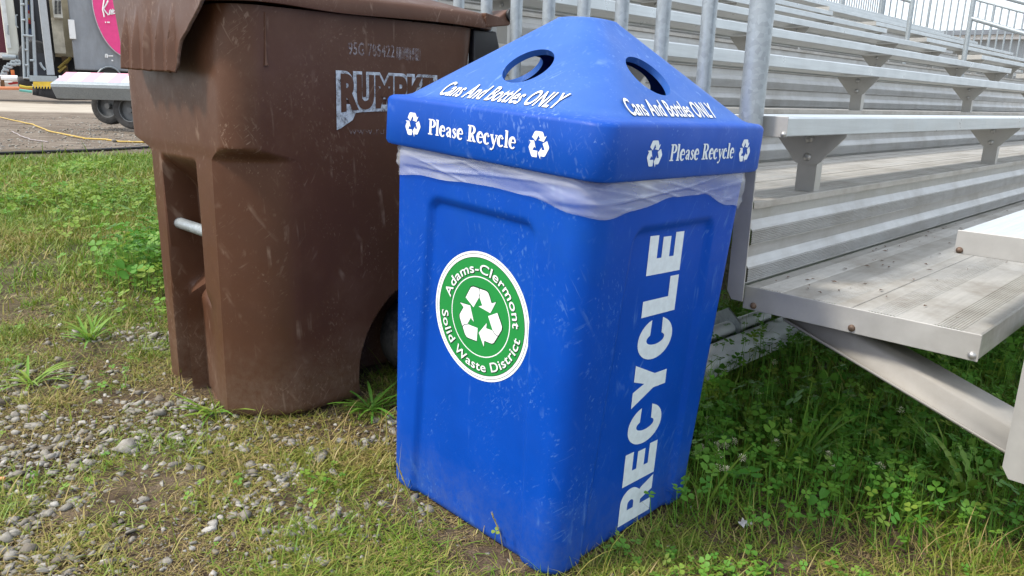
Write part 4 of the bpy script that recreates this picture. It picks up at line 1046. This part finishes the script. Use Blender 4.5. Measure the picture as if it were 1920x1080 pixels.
# meadow on the left behind
edge = lambda x, y: sm(.9, -.3, y-(7.6+1.9*(x+4.9))*.5-(8.2+.25*(x+4.9))*.5+1.4*(fbm(x, y, .9, 2)-.5))
lawn.append(blades(210000, (-4.2, .3), (2.3, 5.6), lambda x, y: lush(x, y)*np.clip(.40+1.7*(fbm(x, y, 2.2, 3)-.32), .08, 1), lambda x, y: (.032+.042*fbm(x, y, 1.7, 1)), .0048, lambda x, y: .10+.80*fbm(x, y, 1.6, 4), .85, 16))
lawn.append(blades(150000, (-7.5, .5), (5.0, 11.0), lambda x, y: lush(x, y)*np.clip(.55+1.5*(fbm(x, y, 1.6, 3)-.32), .12, 1)*edge(x, y), lambda x, y: (.05+.045*fbm(x, y, 1.2, 1)), .009, lambda x, y: .16+.70*fbm(x, y, 1.1, 4), .75, 17))
v, f, t_ = join(lawn); o = mesh_np('grass', v, f, M_GRASS, t_); o['kind'] = 'stuff'

def clover(n, xr, yr, keep, size, hgt, seed, tint=.55):
    r = np.random.default_rng(seed); x = r.uniform(*xr, n); y = r.uniform(*yr, n); k = (r.random(n) < keep(x, y)) & ~bin_mask(x, y, .01); x, y = x[k], y[k]; n = len(x)
    h = hgt(x, y)*np.exp(r.normal(0, .35, n)); s = size*np.exp(r.normal(0, .25, n)); az = r.uniform(0, 2*np.pi, n); tx, ty = r.normal(0, .32, n), r.normal(0, .32, n); z0 = gz(x, y)
    # leaflet outline as two quads folded along the midrib
    L = np.array([[0, 0, 0], [.42, .40, .10], [.86, .42, .12], [1.0, .13, .05], [.93, 0, .0], [1.0, -.13, .05], [.86, -.42, .12], [.42, -.40, .10]])
    V = []
    for q in range(3):
        a = az+q*2*np.pi/3; c, s_ = np.cos(a)[:, None], np.sin(a)[:, None]
        lx, ly, lz = L[None, :, 0]*s[:, None]*.98+s[:, None]*.06, L[None, :, 1]*s[:, None]*1.1, L[None, :, 2]*s[:, None]
        X, Y = lx*c-ly*s_, lx*s_+ly*c; Z = lz+X*tx[:, None]+Y*ty[:, None]
        V.append(np.stack([X+x[:, None], Y+y[:, None], Z+(z0+h)[:, None]], 2))
    V = np.concatenate(V, 1)
    # stalk
    w_ = .0011; jx, jy = r.normal(0, .012, n), r.normal(0, .012, n)
    S = np.stack([np.stack([x+jx-w_, y+jy, z0-.005], 1), np.stack([x+jx+w_, y+jy, z0-.005], 1), np.stack([x+w_*.7, y, z0+h], 1), np.stack([x-w_*.7, y, z0+h], 1)], 1)
    V = np.concatenate([V, S], 1); m = V.shape[1]
    F = np.array([[0, 1, 2, 3], [0, 3, 4, 4], [0, 4, 5, 5], [0, 5, 6, 7]]); F = [[0, 1, 2, 4], [2, 3, 4, 4], [0, 4, 6, 7], [4, 5, 6, 6]]
    tri = []
    for q in range(3):
        b = q*8; tri += [[b, b+1, b+2], [b, b+2, b+4], [b+2, b+3, b+4], [b, b+4, b+6], [b+4, b+5, b+6], [b, b+6, b+7]]
    tri += [[24, 25, 26], [24, 26, 27]]
    f = np.array(tri)[None]+(np.arange(n)*m)[:, None, None]
    return V.reshape(-1, 3), f.reshape(-1, 3), np.repeat(np.clip(r.normal(tint, .25, n), 0, 1), m)
cl = [clover(13000, (.22, 3.0), (1.5, 3.3), lambda x, y: lush(x, y)*np.clip(.2+1.9*(fbm(x, y, 3.3, 2)-.28), .05, 1), .0150, lambda x, y: .050+.05*fbm(x, y, 3, 5), 21),
      clover(3800, (-.2, 1.6), (1.2, 1.9), lambda x, y: (1-lush(x, y))*np.clip(2.2*(fbm(x, y, 5, 2)-.50), 0, 1)*sm(-.1, .5, x), .010, lambda x, y: .018+0*x, 22, .35),
      clover(2600, (-1.8, -.1), (1.2, 2.6), lambda x, y: np.clip(2.4*(fbm(x, y, 5, 6)-.52), 0, 1)*(1-gravel_d(x, y)), .009, lambda x, y: .016+0*x, 23, .3),
      clover(22000, (-4.2, -.6), (2.6, 7.5), lambda x, y: lush(x, y)*np.clip(2.8*(fbm(x, y, 1.5, 6)-.48), 0, 1)*edge(x, y), .017, lambda x, y: .035+.03*fbm(x, y, 2, 1), 24, .12),
      clover(4500, (-1.9, -1.05), (3.0, 4.5), lambda x, y: np.exp(-((x+1.45)**2/.16+(y-3.8)**2/.35)), .022, lambda x, y: .10+.07*fbm(x, y, 4, 1), 25, .45)]
v, f, t_ = join(cl); o = mesh_np('clover', v, f, M_CLOVER, t_); o['kind'] = 'stuff'

M_BITS = leaf_mat('dead_bits', [(0, (.035, .022, .014)), (.5, (.085, .055, .032)), (.8, (.20, .145, .075)), (1, (.34, .26, .14))], .8, .05)
v, f, t_ = join([blades(150000, (-1.9, 1.7), (1.1, 3.0), lambda x, y: np.clip(.25+1.5*(fbm(x, y, 4, 6)-.35), .1, 1)*(1-.8*lush(x, y)), lambda x, y: .011+0*x, .0030, lambda x, y: .40+0*x, 1.35, 41, 2),
                 blades(50000, (-1.9, 1.7), (1.1, 3.0), lambda x, y: .6*(1-.7*lush(x, y)), lambda x, y: .020+0*x, .0018, lambda x, y: .62+0*x, 1.45, 42, 2)])
o = mesh_np('thatch', v, f, M_BITS, np.clip(t_*1.0+np.random.default_rng(3).normal(0, .02, len(t_)), 0, 1)); o['kind'] = 'stuff'

# gravel
def hull_templates(n, npts, seed):
    r = random.Random(seed); out = []
    for _ in range(n):
        bm = bmesh.new()
        for k in range(npts):
            d = Vector((r.gauss(0, 1), r.gauss(0, 1), r.gauss(0, 1))).normalized(); bm.verts.new(d*r.uniform(.72, 1.12))
        res = bmesh.ops.convex_hull(bm, input=bm.verts); bmesh.ops.delete(bm, geom=[g for g in res['geom_interior'] if isinstance(g, bmesh.types.BMVert)], context='VERTS')
        bmesh.ops.triangulate(bm, faces=bm.faces); bm.verts.index_update()
        out.append((np.array([q.co[:] for q in bm.verts]), np.array([[w_.index for w_ in q.verts] for q in bm.faces]))); bm.free()
    return out
TEMPL = {1: hull_templates(14, 11, 5), 2: hull_templates(40, 15, 6)}
def stones(n, xr, yr, keep, size, seed, sub=2, sink=.50):
    r = np.random.default_rng(seed); x = r.uniform(*xr, n); y = r.uniform(*yr, n); k = (r.random(n) < keep(x, y)) & ~bin_mask(x, y, .008); x, y = x[k], y[k]
    which = r.integers(0, len(TEMPL[sub]), len(x)); parts = []
    for ti, (iv, f) in enumerate(TEMPL[sub]):
        q = which == ti; xx, yy = x[q], y[q]; n_ = len(xx); m = len(iv)
        if not n_: continue
        s_ = size(xx, yy)*np.exp(r.normal(0, .36, n_))
        sc = np.stack([s_*r.uniform(.8, 1.3, n_), s_*r.uniform(.6, 1.0, n_), s_*r.uniform(.28, .58, n_)], 1)
        V = np.repeat(iv[None], n_, 0); g = r.uniform(0, 2*np.pi, n_); cg, sg = np.cos(g)[:, None], np.sin(g)[:, None]
        V = np.stack([V[..., 0]*cg-V[..., 2]*sg, V[..., 1], V[..., 0]*sg+V[..., 2]*cg], 2)*sc[:, None, :]
        a = r.uniform(0, 2*np.pi, n_); b = r.normal(0, .3, n_); ca, sa, cb, sb = np.cos(a)[:, None], np.sin(a)[:, None], np.cos(b)[:, None], np.sin(b)[:, None]
        X, Y, Z = V[..., 0], V[..., 1], V[..., 2]; X, Z = X*cb-Z*sb, X*sb+Z*cb; X, Y = X*ca-Y*sa, X*sa+Y*ca
        zt = gz(xx, yy)-.004+sc[:, 2]*(1-2*sink*r.uniform(.4, 1.25, n_))
        V = np.stack([X+xx[:, None], Y+yy[:, None], Z+zt[:, None]], 2)
        parts.append((V.reshape(-1, 3), (f[None]+(np.arange(n_)*m)[:, None, None]).reshape(-1, 3), np.repeat(np.clip(r.normal(.55, .26, n_), 0, 1), m)))
    return join(parts)
gst = [stones(13000, (-1.75, .1), (1.12, 3.1), lambda x, y: gravel_d(x, y)*sm(.36, .55, fbm(x, y, 5.5, 7)), lambda x, y: .0102+0*x, 31),
       stones(11000, (-1.8, 1.3), (1.12, 3.2), lambda x, y: (.22+.4*gravel_d(x, y))*(1-.95*lush(x, y))*sm(.9, .0, x), lambda x, y: .0065+0*x, 32, 1),
       stones(26000, (-1.8, 1.3), (1.12, 3.0), lambda x, y: (.25+.6*gravel_d(x, y))*(1-lush(x, y))*sm(1.0, .1, x), lambda x, y: .0028+0*x, 33, 1),
       stones(80, (-1.5, .05), (1.15, 2.5), lambda x, y: .12+.8*gravel_d(x, y), lambda x, y: .0165+0*x, 34),
       stones(2200, (-5, -1.2), (2.6, 6), lambda x, y: np.clip(3*(fbm(x, y, 1.9, 3)-.62)*-1+.0, 0, 1)*.0+np.clip(2.6*(.36-fbm(x, y, 2.2, 3)), 0, 1), lambda x, y: .011+0*x, 36, 1),
       stones(16000, (-12, 0), (7.0, 19), lambda x, y: (1-edge(x, y))*np.clip(2.6*(fbm(x, y, .7, 5)-.38), .04, 1)*sm(23, 20, y-.22*x), lambda x, y: .018+0*x, 35, 1)]
v, f, t_ = join(gst); o = mesh_np('gravel', v, f, M_STONE, t_); o['kind'] = 'stuff'

# clover blossoms
M_PETAL = plain('clover_petals', (.90, .85, .64), .6, var=.08, scale=200); M_STALK = plain('clover_stalk', (.08, .16, .04), .6)
def blossom(px, py, h, dead=False):
    d = CR*((px-960)/F)-CU*((py-540)/F)+_f; z = 0
    for _ in range(25): q = Vector((0, 0, H))+d*((z-H)/d.z); z = float(gz(q.x, q.y))+h
    mb = MB(); r = .0105
    for i in range(46):
        a = i*2.4; el = math.asin(max(-.35, 1-1.35*(i+.5)/46)); dr = Vector((math.cos(a)*math.cos(el), math.sin(a)*math.cos(el), math.sin(el))); si = dr.cross(Vector((0, 0, 1))).normalized() if abs(dr.z) < .99 else Vector((1, 0, 0))
        b = q+dr*r*.35; e = q+dr*r*random.uniform(.95, 1.3); mb.add([b-si*.0008, b+si*.0008, e+si*.0013, e+dr*.0012, e-si*.0013], [(0, 1, 2, 3, 4)])
    o = mb.build('clover_flower', M_PETAL, None, fix=False)
    mb = MB(); g0 = Vector((q.x+.01, q.y+.008, float(gz(q.x, q.y))-.005)); mb.tube([g0, g0.lerp(q, .5)+Vector((.004, 0, 0)), q], .0009, 5); mb.build('stalk', M_STALK, o)
    return o
FL = [((1452, 680), 'white clover flower by itself in the dark grass right of the galvanised angle'), ((1424, 738), 'fading clover flower on the dark grass below the lone upper flower'), ((1481, 791), 'clover flower in the middle of the shaded grass'), ((1455, 831), 'ragged clover flower with drooping petals in the shaded grass'),
      ((1688, 770), 'clover flower close under the sloping bleacher stringer'), ((1554, 853), 'small pale clover flower among round clover leaves'), ((1562, 881), 'low yellowish clover flower in front of the small pale one'), ((1650, 874), 'largest open white clover flower, standing clear on the right')]
for (p_, lb), h in zip(FL, (.07, .06, .06, .055, .07, .05, .045, .06)): tag(blossom(*p_, h), lb, 'flower', 'single clover flowers in the shaded grass')
for p_ in ((1327, 820), (1334, 812), (1344, 836), (1359, 836), (1375, 828), (1349, 853), (1345, 878), (1362, 881), (1314, 841), (1329, 787), (1392, 860)):
    tag(blossom(*p_, .045), 'white clover flower in the small cluster beside the blue bin', 'flower', 'clover flowers clustered beside the blue bin')

# broad-leaved weeds
def rosette(name, px, py, n, ln, wd, label, cat, seed, jag=.35, spread=(0, 6.28), lean=(.5, 1.1), tint=(.3, .7)):
    r = random.Random(seed); c = gpoint(px, py); V = []; Fc = []; T = []
    for i in range(n):
        az = r.uniform(*spread); L_ = ln*r.uniform(.65, 1.15); W = wd*r.uniform(.8, 1.2); ang = r.uniform(*lean); cur = r.uniform(.4, 1.1); m = 13; p = Vector((r.uniform(-.015, .015), r.uniform(-.015, .015), 0)); tn = r.uniform(*tint)
        d = Vector((math.cos(az), math.sin(az), 0)); s = Vector((-d.y, d.x, 0)); b = len(V)
        for k in range(m+1):
            q = k/m; w_ = W*(.18+.95*math.sin(math.pi*min(1, q**.8*.97))**.9)*(1-jag*(k % 2 == 1))*(.6+.4*q) if q < 1 else 0; w_ = max(w_, .001)
            a_ = ang+cur*q; V += [c+p-s*w_+Vector((0, 0, w_*.25)), c+p, c+p+s*w_+Vector((0, 0, w_*.25))]; T += [tn]*3; p = p+(d*math.sin(a_)+Vector((0, 0, math.cos(a_))))*(L_/m)
        Fc += [(b+3*k+j, b+3*k+j+1, b+3*k+j+4, b+3*k+j+3) for k in range(m) for j in (0, 1)]
    o = mesh_np(name, np.array([q[:] for q in V]), np.array(Fc), M_CLOVER, np.array(T)); return tag(o, label, cat)
rosette('dandelion_plant', 1815, 930, 13, .17, .013, 'leafy dandelion rosette with jagged leaves at lower right by the end plate', 'weed', 3, .34, (1.2, 4.4), (.25, 1.0), (.0, .25))
rosette('grass_tuft', 1770, 880, 30, .22, .0038, 'coarse grass tuft with long arching blades left of the dandelion', 'grass tuft', 4, 0, (1.5, 4.6), (.35, 1.2), (.05, .5))
rosette('grass_tuft', 1500, 870, 16, .20, .0045, 'wide bladed grass tuft leaning right in the middle of the clover', 'grass tuft', 5, 0, (-.6, 1.2), (.3, .9), (.1, .6))
rosette('grass_tuft', 60, 720, 22, .13, .0042, 'bright green crabgrass tuft at the left picture edge', 'grass tuft', 6, 0, (0, 6.28), (.7, 1.3), (.0, .3))
rosette('grass_tuft', 400, 775, 20, .12, .004, 'green crabgrass tuft in front of the brown cart', 'grass tuft', 8, 0, (0, 6.28), (.8, 1.35), (.0, .4))
rosette('grass_tuft', 700, 770, 26, .13, .0048, 'crabgrass tuft in the gap between the two bins', 'grass tuft', 9, 0, (0, 6.28), (.7, 1.3), (.2, .7))
rosette('grass_tuft', 410, 600, 24, .15, .005, 'tall green grass tuft left of the cart, in the lawn', 'grass tuft', 10, 0, (0, 6.28), (.3, 1.0), (.1, .5)) if False else None
rosette('grass_tuft', 170, 640, 26, .13, .005, 'green grass tuft on the lawn left of the brown cart foot', 'grass tuft', 10, 0, (0, 6.28), (.4, 1.1), (.0, .4))

# litter
def scrap(name, px, py, s, mat, label, cat, seed, h=.012):
    r = random.Random(seed); c = gpoint(px, py); mb = MB()
    def fn(a, b): return (c.x+(a-.5)*s+r.uniform(-.1, .1)*s, c.y+(b-.5)*s*.7+r.uniform(-.1, .1)*s, c.z+h+r.uniform(-.22, .3)*s)
    mb.grid(fn, 6, 5); o = mb.build(name, mat, None, fix=False); return tag(o, label, cat)
scrap('paper_scrap', 1397, 990, .030, plain('crumpled_paper', (.55, .53, .53), .6, var=.3, scale=90), 'crumpled pale paper scrap on bare soil right of the blue bin', 'litter', 1, .014)
scrap('foil_scrap', 1817, 862, .028, plain('foil', (.7, .7, .74), .15, 1), 'shiny foil scrap in the grass beside the dandelion', 'litter', 2, .03)
c = gpoint(3, 907); mb = MB(); mb.tube([c+Vector((-.02, .0, .012)), c+Vector((.008, .002, .012))], .0045, 12); o = mb.build('cigarette_butt', plain('tan_filter', (.55, .25, .10), .7), None, 50); tag(o, 'orange cigarette butt on the ground at the left picture edge', 'litter')
# ripe grass stems standing against the blue bin
def stem(px, py, hx, hy, label, seed):
    a = gpoint(px, py); d = CR*((hx-960)/F)-CU*((hy-540)/F)+_f; t_ = math.hypot(a.x, a.y)/math.hypot(d.x, d.y)*.995; b = Vector((0, 0, H))+d*t_; mb = MB(); mid = a.lerp(b, .55)+Vector((.006, 0, 0))
    mb.tube([a, mid, b], [.0012, .001, .0008], 6); dr = (b-mid).normalized(); r = random.Random(seed)
    for i in range(26):
        q = b-dr*(.045*i/26); sd_ = Vector((r.uniform(-1, 1), r.uniform(-1, 1), r.uniform(-.2, .8))).normalized(); mb.tube([q, q+(sd_*.35+dr).normalized()*.008], [.0013, .0003], 5)
    return tag(mb.build('ripe_grass', plain('ripe_grass', (.30, .26, .12), .7), None, 60), label, 'grass stem')
stem(790, 1010, 745, 872, 'ripe grass stem with a seed head before the left foot of the blue bin', 1)
stem(945, 1045, 923, 965, 'short ripe grass stem leaning before the front foot of the blue bin', 2)
print('faces', sum(len(o.data.polygons) for o in bpy.data.objects if o.type == 'MESH'))
